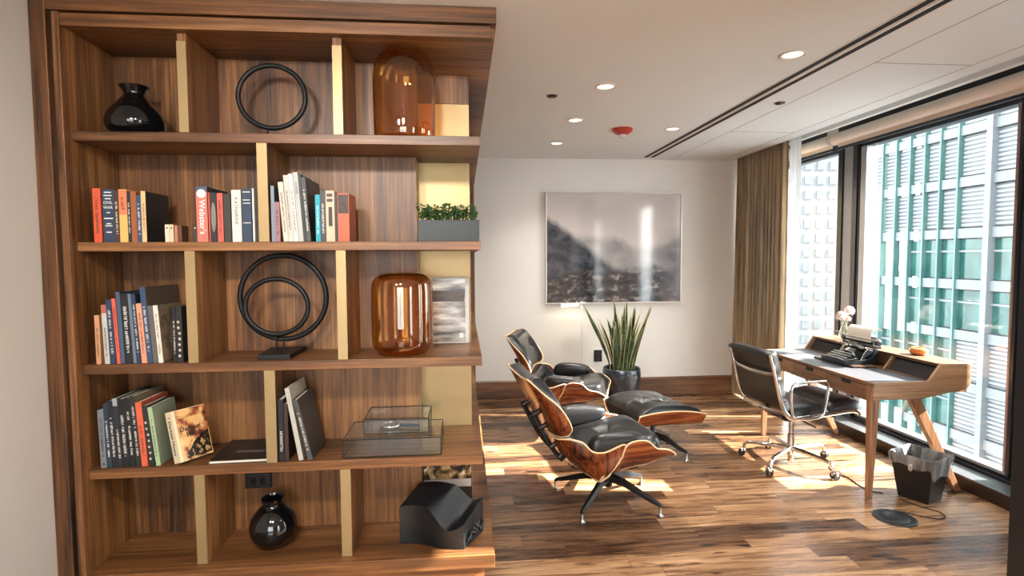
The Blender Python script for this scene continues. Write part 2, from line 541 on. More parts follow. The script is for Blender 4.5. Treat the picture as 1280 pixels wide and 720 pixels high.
# ---------------------------------------------------------------- curtains
def curtain_mat(name, a, b, rough=0.5, sheen=0.3):
    m, nt, out = newmat(name)
    p = nd(nt, 'ShaderNodeBsdfPrincipled')
    p.inputs['Roughness'].default_value = rough
    p.inputs['Sheen Weight'].default_value = sheen
    v = objcoord(nt, (3, 3, 0.3))
    no = nd(nt, 'ShaderNodeTexNoise'); no.inputs['Scale'].default_value = 6; no.inputs['Detail'].default_value = 4
    nt.links.new(v, no.inputs['Vector'])
    r = ramp(nt, [(0.3, a), (0.7, b)])
    nt.links.new(no.outputs['Fac'], r.inputs[0]); nt.links.new(r.outputs[0], p.inputs['Base Color'])
    nt.links.new(p.outputs[0], out.inputs[0])
    return m
drape = curtain_mat('brown_satin_drape', srgb(100, 82, 56), srgb(164, 136, 98), rough=0.36)
def sheer_mat():
    m, nt, out = newmat('white_sheer_voile')
    d = nd(nt, 'ShaderNodeBsdfTranslucent'); d.inputs[0].default_value = (0.92, 0.92, 0.92, 1)
    e = nd(nt, 'ShaderNodeBsdfDiffuse'); e.inputs[0].default_value = (0.92, 0.92, 0.92, 1)
    t = nd(nt, 'ShaderNodeBsdfTransparent')
    m1 = nd(nt, 'ShaderNodeMixShader'); m1.inputs[0].default_value = 0.45
    m2 = nd(nt, 'ShaderNodeMixShader')
    no = nd(nt, 'ShaderNodeTexNoise'); no.inputs['Scale'].default_value = 20
    nt.links.new(objcoord(nt, (10, 10, 0.4)), no.inputs['Vector'])
    mr = nd(nt, 'ShaderNodeMapRange'); mr.inputs['To Min'].default_value = 0.22; mr.inputs['To Max'].default_value = 0.34
    nt.links.new(no.outputs['Fac'], mr.inputs['Value'])
    nt.links.new(d.outputs[0], m1.inputs[1]); nt.links.new(e.outputs[0], m1.inputs[2])
    nt.links.new(mr.outputs[0], m2.inputs[0]); nt.links.new(m1.outputs[0], m2.inputs[1]); nt.links.new(t.outputs[0], m2.inputs[2])
    nt.links.new(m2.outputs[0], out.inputs[0])
    return m
sheer = sheer_mat()
rnd = random.Random(4)
def drape_mb(x, y0, y1, z0, z1, folds, amp, seed, th=0.004, flare=0.35):
    rn = random.Random(seed)
    ph = [rn.uniform(0, 6.28) for _ in range(6)]
    def P(u, v, off):
        y = y0 + (y1 - y0) * u
        z = z0 + (z1 - z0) * v
        k = 2 * PI * folds * u
        top = 0.55 + 0.45 * (1 - v) ** 0.8
        s = math.sin(k + 0.8 * math.sin(2 * PI * 3.1 * u + ph[0]) + (1 - v) * 0.5 * math.sin(7 * u + ph[1]))
        s2 = 0.35 * math.sin(2.3 * k + ph[2] + 0.6 * v)
        dx = amp * top * (s + s2)
        yy = y + (1 - v) * flare * 0.05 * math.sin(4 * u + ph[3]) + 0.25 * amp * math.cos(k) * top
        return Vector((x + dx + off, yy, z))
    return MB().slab(lambda u, v: P(u, v, -th / 2), lambda u, v: P(u, v, th / 2), folds * 14, 24)
c = tag(obj('drape_curtain', drape_mb(3.16, 5.13, 6.085, 0.012, 2.79, 13, 0.032, 3), drape, smooth=80), 'floor-length brown satin curtain drawn back to the far wall corner', 'curtain')
c = tag(obj('sheer_curtain', drape_mb(3.17, 4.93, 5.10, 0.015, 2.79, 3, 0.014, 9, 0.0015), sheer, smooth=80), 'translucent white sheer curtain hanging just in front of the brown drape', 'curtain')
# ---------------------------------------------------------------- built-in walnut bookcase
BK = thing('bookcase', 'tall built-in walnut bookcase with brass-edged uprights standing along the left wall', 'bookcase', (-0.8, 2.6, 0))
F0, F1 = 2.465, 2.515       # front of the frame, front of the shelves
obj('frame_post', box(-1.764, -1.70, F0, 2.55, 0.0, 2.699), wz, BK, bevel=0.002)
obj('frame_post', box(-1.679, -1.651, 2.468, 2.55, 0.0, 2.625), wz, BK, bevel=0.002)
obj('shadow_groove', box(-1.70, -1.679, 2.492, 2.55, 0.0, 2.64), plain('groove_shade_walnut', srgb(40, 24, 15), rough=0.6), BK)  # shade inside the groove painted in as a darker walnut
obj('cornice', box(-1.70, 0.158, F0, 4.70, 2.630, 2.699), wx, BK, bevel=0.002)
obj('cornice_lip', box(-1.651, 0.136, 2.474, 2.52, 2.570, 2.622), wx, BK, bevel=0.002)
obj('soffit', box(-1.651, 0.150, 2.5205, 4.70, 2.572, 2.6295), wx, BK)
obj('side_panel', box(-1.69, -1.651, 2.5505, 2.845, 0.0, 2.571), wz, BK)
obj('back_panel', box(-1.651, -0.232, 2.83, 2.845, 0.225, 2.571), wz, BK)
obj('base_board', box(-1.651, 0.133, F0, 4.70, 0.162, 0.224), wx, BK, bevel=0.002)
obj('plinth', box(-1.651, 0.086, 2.50, 4.66, 0.0, 0.1615), wx, BK)
obj('inner_return', box(-0.2375, -0.2325, 2.8455, 2.99, 0.225, 2.571), brass, BK)
obj('brass_back_panel', box(-0.232, 0.040, 2.99, 3.0, 0.225, 2.42), brass, BK)
obj('upper_back_panel', box(-0.232, 0.040, 2.988, 3.0, 2.422, 2.571), wz, BK)
obj('core_panel', box(-1.69, -0.302, 2.99, 4.649, 0.225, 2.571), wz, BK)
obj('end_panel', box(-0.302, 0.098, 4.65, 4.699, 0.225, 2.571), wz, BK)
def shelf_poly():
    return [(-1.650, F1), (0.083, F1), (0.083, 4.649), (-0.301, 4.649), (-0.301, 3.001), (0.0405, 3.001), (0.0405, 2.989), (-0.231, 2.989), (-0.231, 2.829), (-1.650, 2.829)]
SH = {1: (2.108, 2.149), 2: (1.637, 1.676), 3: (1.100, 1.142), 4: (0.634, 0.678)}
for k, (a, b) in SH.items():
    obj('shelf', MB().prism(shelf_poly(), a, b, 'z'), wx, BK, bevel=0.0015)
def divider(x, w, z0, z1):
    d = obj('upright', box(x - w / 2, x + w / 2, 2.523, 2.828, z0 + 0.0005, z1 - 0.0005), wz, BK)
    zt = z1 - 0.0005
    obj('brass_edge', box(x - w / 2 - 0.0008, x + w / 2 + 0.0008, 2.516, 2.523, z0 + 0.0005, zt if z1 < 2.5 else 2.535), brass, d)['label'] = 'brass front edge'
for x, w, a, b in ((-1.195, 0.037, SH[1][1], 2.571), (-0.543, 0.039, SH[1][1], 2.571), (-0.875, 0.042, SH[2][1], SH[1][0]),
                   (-1.193, 0.041, SH[3][1], SH[2][0]), (-0.546, 0.041, SH[3][1], SH[2][0]), (-0.871, 0.045, SH[4][1], SH[3][0]),
                   (-1.188, 0.042, 0.224, SH[4][0]), (-0.548, 0.044, 0.224, SH[4][0])):
    divider(x, w, a, b)

t = thing('wall_outlet', 'black power box on the bookcase back panel above the round black vase', 'outlet', (-1.04, 2.828, 0.48))
obj('cover_plate', box(-1.105, -0.98, 2.80, 2.829, 0.445, 0.52), black_plastic, t, bevel=0.003)
obj('socket', box(-1.075, -1.05, 2.797, 2.8005, 0.465, 0.50), black_slot, t)
obj('socket', box(-1.03, -1.005, 2.797, 2.8005, 0.465, 0.50), black_slot, t)

# ---------------------------------------------------------------- books
BOOKS = [
    (2, 'a', -1.589, 0.0310, -0.022, 0.232, 0.17, (206, 84, 52), (190, 66, 40), 'marks', 'orange-red hardback with pale spine lettering'),
    (2, 'a', -1.551, 0.0470, -0.044, 0.229, 0.18, (44, 58, 78), (36, 46, 60), 'CIVIL|WAR', 'thick slate-blue hardback with a white title across its spine'),
    (2, 'a', -1.503, 0.0180, -0.049, 0.224, 0.17, (70, 48, 38), (50, 36, 30), 'marks', 'slim dark brown book squeezed against the slate-blue hardback'),
    (2, 'a', -1.483, 0.0320, -0.044, 0.228, 0.16, (228, 170, 96), (214, 140, 92), 'band', 'cream and salmon two-tone paperback'),
    (2, 'a', -1.449, 0.0120, -0.041, 0.221, 0.16, (26, 40, 44), (24, 34, 38), 'marks', 'slim teal-black book beside the two-tone paperback'),
    (2, 'a', -1.435, 0.0220, -0.041, 0.218, 0.17, (150, 84, 44), (140, 80, 44), '', 'tan-brown book with a bare spine'),
    (2, 'a', -1.412, 0.0190, -0.054, 0.204, 0.15, (48, 66, 98), (40, 54, 84), 'marks', 'short navy book with small silver lettering'),
    (2, 'a', -1.392, 0.0180, -0.063, 0.221, 0.19, (220, 176, 124), (14, 15, 16), 'marks', 'cream-spined book with a black cover, last of the left-hand row'),
    (2, 'm', -1.300, 0.0170, -0.026, 0.077, 0.06, (214, 196, 170), (160, 140, 120), 'dot', 'miniature cream book with a dark dot on its spine, left one of the tiny cluster'),
    (2, 'm', -1.281, 0.0160, -0.026, 0.077, 0.06, (196, 178, 150), (150, 120, 96), 'dot', 'miniature cream book in the middle of the tiny cluster'),
    (2, 'm', -1.260, 0.0110, -0.027, 0.073, 0.06, (176, 112, 88), (150, 92, 70), '', 'miniature pinkish-brown book in the tiny cluster'),
    (2, 'm', -1.247, 0.0160, -0.042, 0.072, 0.06, (96, 62, 44), (84, 56, 40), '', 'miniature dark brown book closing the tiny cluster'),
    (2, 'm', -1.181, 0.0140, -0.026, 0.077, 0.06, (58, 52, 50), (40, 36, 34), 'dot', 'miniature charcoal book tucked against the dictionary'),
    (2, 'b', -1.163, 0.0490, -0.033, 0.243, 0.22, (204, 112, 96), (34, 38, 46), "Webster's", 'thick dictionary with large white lettering down its red spine'),
    (2, 'b', -1.113, 0.0070, -0.037, 0.217, 0.16, (176, 66, 52), (24, 24, 26), '', 'very slim red book beside the dictionary'),
    (2, 'b', -1.105, 0.0270, -0.032, 0.216, 0.17, (38, 38, 38), (30, 30, 30), 'oval', 'black book with a pale oval on its spine'),
    (2, 'b', -1.076, 0.0260, -0.037, 0.214, 0.16, (196, 88, 76), (160, 70, 60), 'marks', 'coral red paperback with a dark box at the head of its spine'),
    (2, 'b', -1.048, 0.0300, -0.033, 0.211, 0.17, (52, 48, 40), (42, 40, 36), '', 'dark olive book in the shade of the coral paperback'),
    (2, 'b', -1.014, 0.0420, -0.031, 0.228, 0.17, (222, 212, 196), (200, 190, 176), 'KATHARINE', 'cream hardback with one long dark word down its spine'),
    (2, 'b', -0.970, 0.0420, -0.017, 0.234, 0.18, (40, 56, 78), (36, 46, 62), 'bars', 'navy hardback with silver bands across its spine'),
    (2, 'b', -0.926, 0.0080, -0.030, 0.236, 0.17, (204, 200, 194), (190, 186, 180), '', 'off-white book leaning on the brass upright'),
    (2, 'c', -0.846, 0.0140, -0.028, 0.247, 0.18, (120, 132, 146), (60, 66, 74), '', 'slim grey-blue book right after the brass upright'),
    (2, 'c', -0.841, 0.0210, -0.028, 0.176, 0.15, (150, 106, 108), (130, 90, 92), 'marks', 'short dusty mauve book near the brass upright'),
    (2, 'c', -0.795, 0.0209, 0.072, 0.264, 0.20, (206, 192, 174), (190, 176, 160), 'marks', 'cream leaning magazine-thin book, first of the slanted group'),
    (2, 'c', -0.772, 0.0200, 0.065, 0.294, 0.21, (196, 186, 172), (180, 172, 160), 'marks', 'grey-cream leaning book, second of the slanted group'),
    (2, 'c', -0.750, 0.0190, 0.067, 0.300, 0.21, (204, 200, 194), (180, 176, 170), 'marks', 'pale grey leaning book, third of the slanted group'),
    (2, 'c', -0.729, 0.0200, 0.065, 0.307, 0.22, (176, 176, 172), (120, 120, 118), 'HUMMEL', 'tall grey leaning book with one capital-lettered word down its spine'),
    (2, 'c', -0.707, 0.0100, 0.071, 0.298, 0.22, (44, 46, 48), (40, 40, 42), '', 'thin black leaning book behind the tall grey one'),
    (2, 'c', -0.695, 0.0180, 0.070, 0.286, 0.24, (60, 62, 64), (48, 46, 42), 'marks', 'black leaning book with white lettering, last of the slanted group'),
    (2, 'c', -0.655, 0.0200, 0.033, 0.209, 0.16, (0, 150, 168), (20, 120, 136), 'marks', 'bright teal book among the books right of the brass upright'),
    (2, 'c', -0.633, 0.0220, -0.013, 0.227, 0.17, (52, 54, 56), (40, 40, 42), 'marks', 'charcoal book between the teal and salmon books'),
    (2, 'c', -0.609, 0.0370, -0.022, 0.227, 0.17, (232, 176, 146), (214, 150, 120), 'box', 'pale salmon hardback with a black label on its spine'),
    (2, 'c', -0.570, 0.0100, -0.023, 0.216, 0.17, (34, 30, 28), (30, 28, 26), '', 'slim black book between the salmon and rust books'),
    (2, 'c', -0.558, 0.0500, -0.023, 0.216, 0.16, (186, 88, 50), (150, 70, 40), 'photo', 'rust-orange paperback with a dark picture at the head of its spine'),
    (3, 'd', -1.605, 0.0190, 0.005, 0.216, 0.16, (196, 142, 104), (170, 120, 86), 'marks', 'tan paperback, shortest and leftmost on its shelf'),
    (3, 'd', -1.570, 0.0200, 0.027, 0.261, 0.17, (186, 182, 174), (150, 146, 140), 'redcap', 'grey paperback with a red tip on its spine'),
    (3, 'd', -1.546, 0.0220, 0.046, 0.284, 0.20, (40, 56, 82), (32, 44, 64), 'marks', 'navy book with large white spine lettering, next to the grey paperback'),
    (3, 'd', -1.520, 0.0140, 0.042, 0.288, 0.18, (206, 94, 72), (180, 80, 60), 'marks', 'slim coral red leaning book'),
    (3, 'd', -1.503, 0.0160, 0.035, 0.317, 0.20, (64, 80, 104), (40, 50, 66), '', 'slim blue-grey leaning book with a pale edge'),
    (3, 'd', -1.484, 0.0310, 0.042, 0.308, 0.20, (28, 30, 34), (26, 27, 30), 'marks', 'wide black leaning book'),
    (3, 'd', -1.451, 0.0120, 0.081, 0.309, 0.20, (96, 108, 124), (60, 68, 80), '', 'slim steel-grey leaning book'),
    (3, 'd', -1.437, 0.0169, 0.085, 0.306, 0.20, (34, 48, 70), (30, 40, 56), 'marks', 'dark navy leaning book with tall white lettering'),
    (3, 'd', -1.416, 0.0209, 0.098, 0.265, 0.18, (226, 146, 112), (200, 120, 90), 'marks', 'salmon leaning book between two navy ones'),
    (3, 'd', -1.393, 0.0219, 0.071, 0.337, 0.28, (52, 70, 98), (78, 66, 54), 'marks', 'tall navy art book standing above its neighbours'),
    (3, 'd', -1.368, 0.0190, 0.063, 0.255, 0.19, (92, 88, 84), (60, 58, 56), '', 'dark grey leaning book beside the tall art book'),
    (3, 'd', -1.346, 0.0190, 0.063, 0.256, 0.19, (218, 206, 192), (96, 84, 70), 'EN', 'white-spined book with a brown picture cover reading EN'),
    (3, 'd', -1.283, 0.0140, 0.004, 0.248, 0.17, (22, 22, 24), (30, 30, 30), 'marks', 'slim black book with white lettering near the brass upright'),
    (3, 'd', -1.267, 0.0240, -0.008, 0.251, 0.17, (32, 32, 30), (40, 38, 34), 'floral', 'black book with pale flowers on its spine beside the brass upright'),
    (4, 'e', -1.607, 0.0240, 0.023, 0.260, 0.19, (112, 114, 120), (80, 82, 88), 'tri', 'grey book with a small white triangle low on its spine'),
    (4, 'e', -1.578, 0.0170, 0.045, 0.287, 0.20, (40, 56, 66), (32, 44, 52), 'marks', 'dark teal leaning book after the grey one'),
    (4, 'e', -1.559, 0.0229, 0.070, 0.301, 0.20, (28, 32, 40), (28, 30, 34), 'marks', 'black-blue leaning book with a silver edge'),
    (4, 'e', -1.534, 0.0188, 0.126, 0.310, 0.24, (36, 40, 48), (40, 66, 70), 'cap', 'tall dark leaning book with a silver square at the head of its spine'),
    (4, 'e', -1.513, 0.0279, 0.085, 0.307, 0.23, (24, 25, 28), (24, 25, 28), 'marks', 'broad black leaning book in the middle of the slanted row'),
    (4, 'e', -1.483, 0.0219, 0.103, 0.312, 0.23, (26, 27, 30), (26, 27, 30), 'marks', 'black leaning book with a bold white spine word'),
    (4, 'e', -1.458, 0.0209, 0.111, 0.317, 0.24, (38, 38, 36), (92, 84, 66), 'marks', 'black leaning book with gold-flecked top cover'),
    (4, 'e', -1.435, 0.0248, 0.135, 0.290, 0.22, (208, 92, 60), (150, 58, 40), 'marks', 'bright red-orange leaning book'),
    (4, 'e', -1.405, 0.0218, 0.121, 0.274, 0.18, (40, 40, 40), (46, 42, 40), 'floral', 'dark leaning book with a pale floral print'),
    (4, 'e', -1.375, 0.0188, 0.131, 0.267, 0.19, (156, 176, 138), (120, 130, 110), 'marks', 'pale green leaning book'),
    (4, 'f', -0.843, 0.0230, -0.018, 0.285, 0.20, (26, 26, 28), (30, 30, 32), 'MILLENNIUM', 'black book with white capitals running up its spine, just right of the brass upright'),
    (4, 'f', -0.817, 0.0160, -0.008, 0.266, 0.19, (56, 34, 30), (44, 30, 28), '', 'slim dark red book beside the black one'),
    (4, 'f', -0.756, 0.0197, 0.169, 0.339, 0.24, (176, 172, 164), (150, 142, 128), '', 'tall pale grey leaning book'),
    (4, 'f', -0.715, 0.0205, 0.219, 0.285, 0.24, (70, 70, 70), (40, 38, 36), 'marks', 'dark art book leaning at the right end, its picture cover showing'),
]
def ink(c):
    return srgb(228, 224, 214) if sum(c) < 330 else srgb(48, 44, 44)
def bookmat(c, rough=0.45):
    return plain('cover_%d_%d_%d' % c, srgb(*c), rough=rough, var=0.07, scale=12)
GROUPN = {'a': 'books at the left end of the upper book shelf', 'm': 'miniature books on the upper book shelf', 'b': 'books left of the brass upright on the upper book shelf',
          'c': 'books right of the brass upright on the upper book shelf', 'd': 'books on the middle shelf', 'e': 'books on the lower shelf', 'f': 'books right of the brass upright on the lower shelf'}
def marks_mb(h, w, seed):
    """a run of unreadable small lettering along a spine (x across, z along)"""
    rn = random.Random(seed); mb = MB()
    z = h * 0.16
    end = h * rn.uniform(0.72, 0.86)
    s = min(w * 0.42, 0.014)
    while z < end:
        l = rn.uniform(0.35, 0.8) * s
        if rn.random() < 0.84:
            # a letter-like cluster of strokes, turned along the spine
            u0 = w / 2 - s / 2; u1 = w / 2 + s / 2 * rn.choice((0.55, 0.8, 1.0))
            st = max(l * 0.24, 0.0006)
            mb.box(u0, u1, -0.0006, 0.0002, z, z + st)
            k = rn.random()
            if k < 0.7: mb.box(u0, u1, -0.0006, 0.0002, z + l * 0.62, z + l * 0.62 + st)
            if k > 0.3:
                uu = rn.choice((u0, (u0 + u1) / 2, u1 - st))
                mb.box(uu, uu + st, -0.0006, 0.0002, z + st, z + l * 0.62)
        z += l * 1.12
    return mb
def make_book(row, x, w, lean, h, d, c1, c2, txt, desc, y=2.53, zb=None, rotz=0.0, group=None):
    z = zb if zb is not None else SH[row][1]
    t = thing('book', desc, 'book', (x, y, z + 0.0006), rotz, group)
    t.rotation_euler = (0, -lean, rotz)
    b = 0.0022 if w > 0.008 else 0.0012
    cov = MB().prism([(0, 0), (w, 0), (w, d), (w - b, d), (w - b, b), (b, b), (b, d), (0, d)], 0, h, 'z')
    obj('cover', cov, bookmat(c2), t, w=False, bevel=0.0006)
    obj('pages', box(b, w - b, b, d - 0.004, 0.003, h - 0.003), paper, t, w=False)
    sp = obj('spine', box(-0.0004, w + 0.0004, -0.0008, 0.0004, 0, h), bookmat(c1), t, w=False, bevel=0.0003)
    T = Matrix.Identity(4)
    ic = plain('ink_light', srgb(228, 224, 214), rough=0.6) if sum(c1) < 330 else plain('ink_dark', srgb(52, 46, 46), rough=0.6)
    def lettering(s, cap, org, down=True, mat=None, maxlen=None):
        mb, tw = text_mb(s, cap)
        k = 1.0
        if maxlen and tw > maxlen: k = maxlen / tw
        # text x axis runs down (or up) the spine, text y across it, facing -y
        if down:
            M = Matrix(((0, 1, 0, org[0]), (0, 0, 1, -0.0014), (-1, 0, 0, org[1]), (0, 0, 0, 1)))
        else:
            M = Matrix(((0, -1, 0, org[0]), (0, 0, 1, -0.0014), (1, 0, 0, org[1]), (0, 0, 0, 1)))
        mb = xform(mb, M @ Matrix.Scale(k, 4))
        return obj('title', mb, mat or ic, sp, w=False, recalc=False)
    if txt == 'marks':
        obj('title', xform(marks_mb(h, w, hash_(desc)), Matrix.Translation((0, -0.0008, 0))), ic, sp, w=False)
    elif txt == 'dot':
        obj('title_mark', MB().cyl((w / 2, -0.0016, h * 0.8), (w / 2, -0.0006, h * 0.8), w * 0.22, n=10), ic, sp, w=False)
    elif txt == 'oval':
        obj('title_mark', MB().sq((w / 2, -0.0008, h * 0.5), w * 0.4, 0.001, h * 0.3, 1, 1, 16, 8), plain('oval_print', srgb(120, 116, 104)), sp, w=False)
    elif txt == 'bars':
        for q in (0.35, 0.72, 0.78, 0.93):
            obj('title_band', box(w * 0.1, w * 0.9, -0.0014, -0.0006, h * q, h * q + 0.003), ic, sp, w=False)
    elif txt == 'band':
        obj('title_band', box(0, w, -0.0014, -0.0006, h * 0.52, h * 0.985), bookmat((222, 120, 84)), sp, w=False)
        obj('title', xform(marks_mb(h * 0.4, w, 5), Matrix.Translation((0, -0.0014, h * 0.55))), ic, sp, w=False)
    elif txt == 'box':
        obj('title_box', box(w * 0.3, w * 0.75, -0.0014, -0.0006, h * 0.3, h * 0.68), bookmat((36, 32, 30)), sp, w=False)
        for q in (0.78, 0.88):
            obj('title_box', box(w * 0.12, w * 0.8, -0.0014, -0.0006, h * q, h * q + 0.014), bookmat((60, 48, 44)), sp, w=False)
    elif txt == 'photo':
        obj('title_picture', box(w * 0.05, w * 0.95, -0.0014, -0.0006, h * 0.58, h * 0.97), plain('dark_picture', srgb(60, 40, 30), var=0.6, scale=60), sp, w=False)
    elif txt == 'redcap':
        obj('title_band', box(0, w, -0.0014, -0.0006, h * 0.86, h), bookmat((170, 96, 76)), sp, w=False)
        obj('title', xform(marks_mb(h * 0.8, w, 7), Matrix.Translation((0, -0.0008, 0))), ic, sp, w=False)
    elif txt == 'cap':
        obj('title_band', box(0, w, -0.0014, -0.0006, h * 0.89, h), bookmat((150, 152, 156)), sp, w=False)
        obj('title', xform(marks_mb(h * 0.7, w, 17), Matrix.Translation((0, -0.0008, 0))), ic, sp, w=False)
    elif txt == 'floral':
        rn = random.Random(3)
        for q in range(7):
            zz = h * (0.12 + 0.1 * q)
            obj('flower_print', MB().sq((w * rn.uniform(0.35, 0.65), -0.0009, zz), w * 0.22, 0.0008, w * 0.26, 1, 1, 8, 6), plain('flower_ink', srgb(196, 178, 158)), sp, w=False)
    elif txt == 'tri':
        obj('title_mark', MB().prism([(w * 0.25, h * 0.05), (w * 0.75, h * 0.05), (w * 0.5, h * 0.1)], -0.0014, -0.0006, 'y'), ic, sp, w=False)
        obj('title', xform(marks_mb(h, w, 23), Matrix.Translation((0, -0.0008, 0))), ic, sp, w=False)
    elif txt == 'CIVIL|WAR':
        for i, s in enumerate(('CIVIL', 'WAR')):
            mb, tw = text_mb(s, 0.012)
            k = min(1, w * 0.86 / tw)
            M = Matrix(((1, 0, 0, w / 2 - tw * k / 2), (0, 0, 1, -0.0014), (0, 1, 0, h * (0.72 - 0.09 * i)), (0, 0, 0, 1))) @ Matrix.Scale(k, 4)
            obj('title', xform(mb, M), ic, sp, w=False, recalc=False)
        for q, l in ((0.93, 0.6), (0.87, 0.7), (0.81, 0.5), (0.55, 0.3), (0.44, 0.8), (0.34, 0.4), (0.3, 0.6), (0.18, 0.45)):
            obj('title_band', box(w * (0.5 - l / 2), w * (0.5 + l / 2), -0.0014, -0.0006, h * q, h * q + 0.004), ic, sp, w=False)
    elif txt == "Webster's":
        obj('title_band', box(0, w, -0.0012, -0.0006, h * 0.9, h), bookmat((70, 84, 104)), sp, w=False)
        obj('title_mark', MB().cyl((w / 2, -0.0024, h * 0.87), (w / 2, -0.0007, h * 0.87), w * 0.42, n=20), bookmat((216, 210, 206)), sp, w=False)
        lettering(txt, w * 0.58, (w * 0.28, h * 0.76), True, plain('ink_white', srgb(240, 236, 230)), h * 0.62)
    elif txt == 'EN':
        mb, tw = text_mb('EN', 0.03)
        M = Matrix(((0, 0, 1, w + 0.0012), (1, 0, 0, 0.012), (0, 1, 0, h * 0.68), (0, 0, 0, 1)))
        pc = obj('cover_picture', box(w - 0.0002, w + 0.0008, 0.002, d - 0.003, 0.002, h - 0.002), plain('sepia_cover', srgb(128, 108, 84), var=0.55, scale=26), t, w=False)
        obj('title', xform(mb, M), plain('ink_dark', srgb(52, 46, 46)), pc, w=False, recalc=False)
        obj('title', xform(marks_mb(h, w, 2), Matrix.Translation((0, -0.0008, 0))), ic, sp, w=False)
    elif txt:
        up = txt == 'MILLENNIUM'
        cap = min(w * 0.5, 0.016)
        if up:
            lettering(txt, cap, (w / 2 + cap / 2, h * 0.16), False, None, h * 0.7)
        else:
            lettering(txt, cap, (w / 2 - cap / 2, h * 0.86), True, None, h * 0.78)
    return t
def hash_(s):
    q = 7
    for ch in s: q = (q * 31 + ord(ch)) % 100003
    return q
prev = None
for (row, g, x, w, lean, h, d, c1, c2, txt, desc) in BOOKS:
    if abs(lean) < 0.055 and row == 2: lean = 0.0
    if lean < 0: lean = 0.0
    if g == 'b': w *= 0.93
    if prev and prev[0] == (row, g):
        px, pw, pl, ph = prev[1]
        right = px + pw / math.cos(pl) + 0.0010
        x = max(x, right)
        hz = min(h * math.cos(lean), ph * math.cos(pl))
        lim = (x - (right - math.tan(pl) * hz)) / hz
        if math.tan(lean) > lim: lean = math.atan(max(0, lim))
    prev = ((row, g), (x, w, lean, h))
    make_book(row, x, w, lean, h, d, c1, c2, txt, desc, y=2.530 if g != 'm' else 2.535, group=GROUPN[g])

# picture covers on the books whose boards face us
def picture(name, seed, cols, scale=(14, 14, 14), rough=0.35):
    m, nt, out = newmat(name)
    p = nd(nt, 'ShaderNodeBsdfPrincipled'); p.inputs['Roughness'].default_value = rough
    no = nd(nt, 'ShaderNodeTexNoise'); no.inputs['Scale'].default_value = 1; no.inputs['Detail'].default_value = 6; no.inputs['Distortion'].default_value = 0.6
    v = objcoord(nt, scale, rand=False)
    ad = nd(nt, 'ShaderNodeVectorMath', operation='ADD'); ad.inputs[1].default_value = (seed, seed * 1.7, seed * 0.3)
    nt.links.new(v, ad.inputs[0]); nt.links.new(ad.outputs[0], no.inputs['Vector'])
    r = ramp(nt, cols); nt.links.new(no.outputs['Fac'], r.inputs[0])
    nt.links.new(r.outputs[0], p.inputs['Base Color']); nt.links.new(p.outputs[0], out.inputs[0])
    return m

# "Darkest Hours": leaning against the row and turned a little so its cover faces us
dw, dd, dh = 0.048, 0.155, 0.232
t = thing('book', 'thick cream and orange book with a two-word title, its cover turned towards us', 'book', (-1.305, 2.547, SH[4][1] + 0.0006), 0, GROUPN['e'])
t.rotation_euler = Euler((0, -0.26, R(-32)), 'XYZ')
cm_ = plain('cream_spine', srgb(226, 206, 172), rough=0.5, var=0.05)
obj('cover', MB().prism([(0, 0), (dw, 0), (dw, dd), (dw - 0.002, dd), (dw - 0.002, 0.002), (0.002, 0.002), (0.002, dd), (0, dd)], 0, dh, 'z'), cm_, t, w=False, bevel=0.001)
obj('pages', box(0.002, dw - 0.002, 0.002, dd - 0.004, 0.003, dh - 0.003), paper, t, w=False)
pc = obj('cover_picture', box(dw, dw + 0.001, 0.012, dd - 0.001, 0.002, dh - 0.002), picture('orange_map_cover', 2.3, [(0.36, srgb(30, 26, 24)), (0.42, srgb(150, 70, 44)), (0.5, srgb(224, 176, 112)), (0.7, srgb(236, 204, 150))], (10, 10, 10)), t, w=False)
obj('cover_silhouette', MB().prism([(0.03, 0.012), (0.15, 0.008), (0.15, 0.115), (0.125, 0.108), (0.11, 0.096), (0.09, 0.088), (0.07, 0.07), (0.055, 0.05), (0.04, 0.035)], dw + 0.001, dw + 0.0016, 'x'), picture('dark_crowd', 5.1, [(0.4, srgb(20, 18, 17)), (0.56, srgb(44, 36, 28)), (0.62, srgb(190, 150, 96))], (60, 60, 60)), pc, w=False)
bi = plain('ink_black', srgb(20, 18, 18))
for s, yy, zz in (('Darkest', 0.020, 0.132), ('Hours', 0.046, 0.104)):
    mb, tw = text_mb(s, 0.0215, bold=0.035)
    obj('title', xform(mb, Matrix(((0, 0, 1, dw + 0.0019), (1, 0, 0, yy), (0, 1, 0, zz), (0, 0, 0, 1)))), bi, pc, w=False, recalc=False)
mb, tw = text_mb('1 Darkest Hours', 0.0185, bold=0.03)
k = min(1, 0.2 / tw)
sp = obj('spine', box(-0.0004, dw + 0.0004, -0.0008, 0.0004, 0, dh), cm_, t, w=False, bevel=0.0003)
obj('title', xform(mb, Matrix(((0, 1, 0, 0.014), (0, 0, 1, -0.0014), (-1, 0, 0, dh - 0.02), (0, 0, 0, 1))) @ Matrix.Scale(k, 4)), bi, sp, w=False, recalc=False)

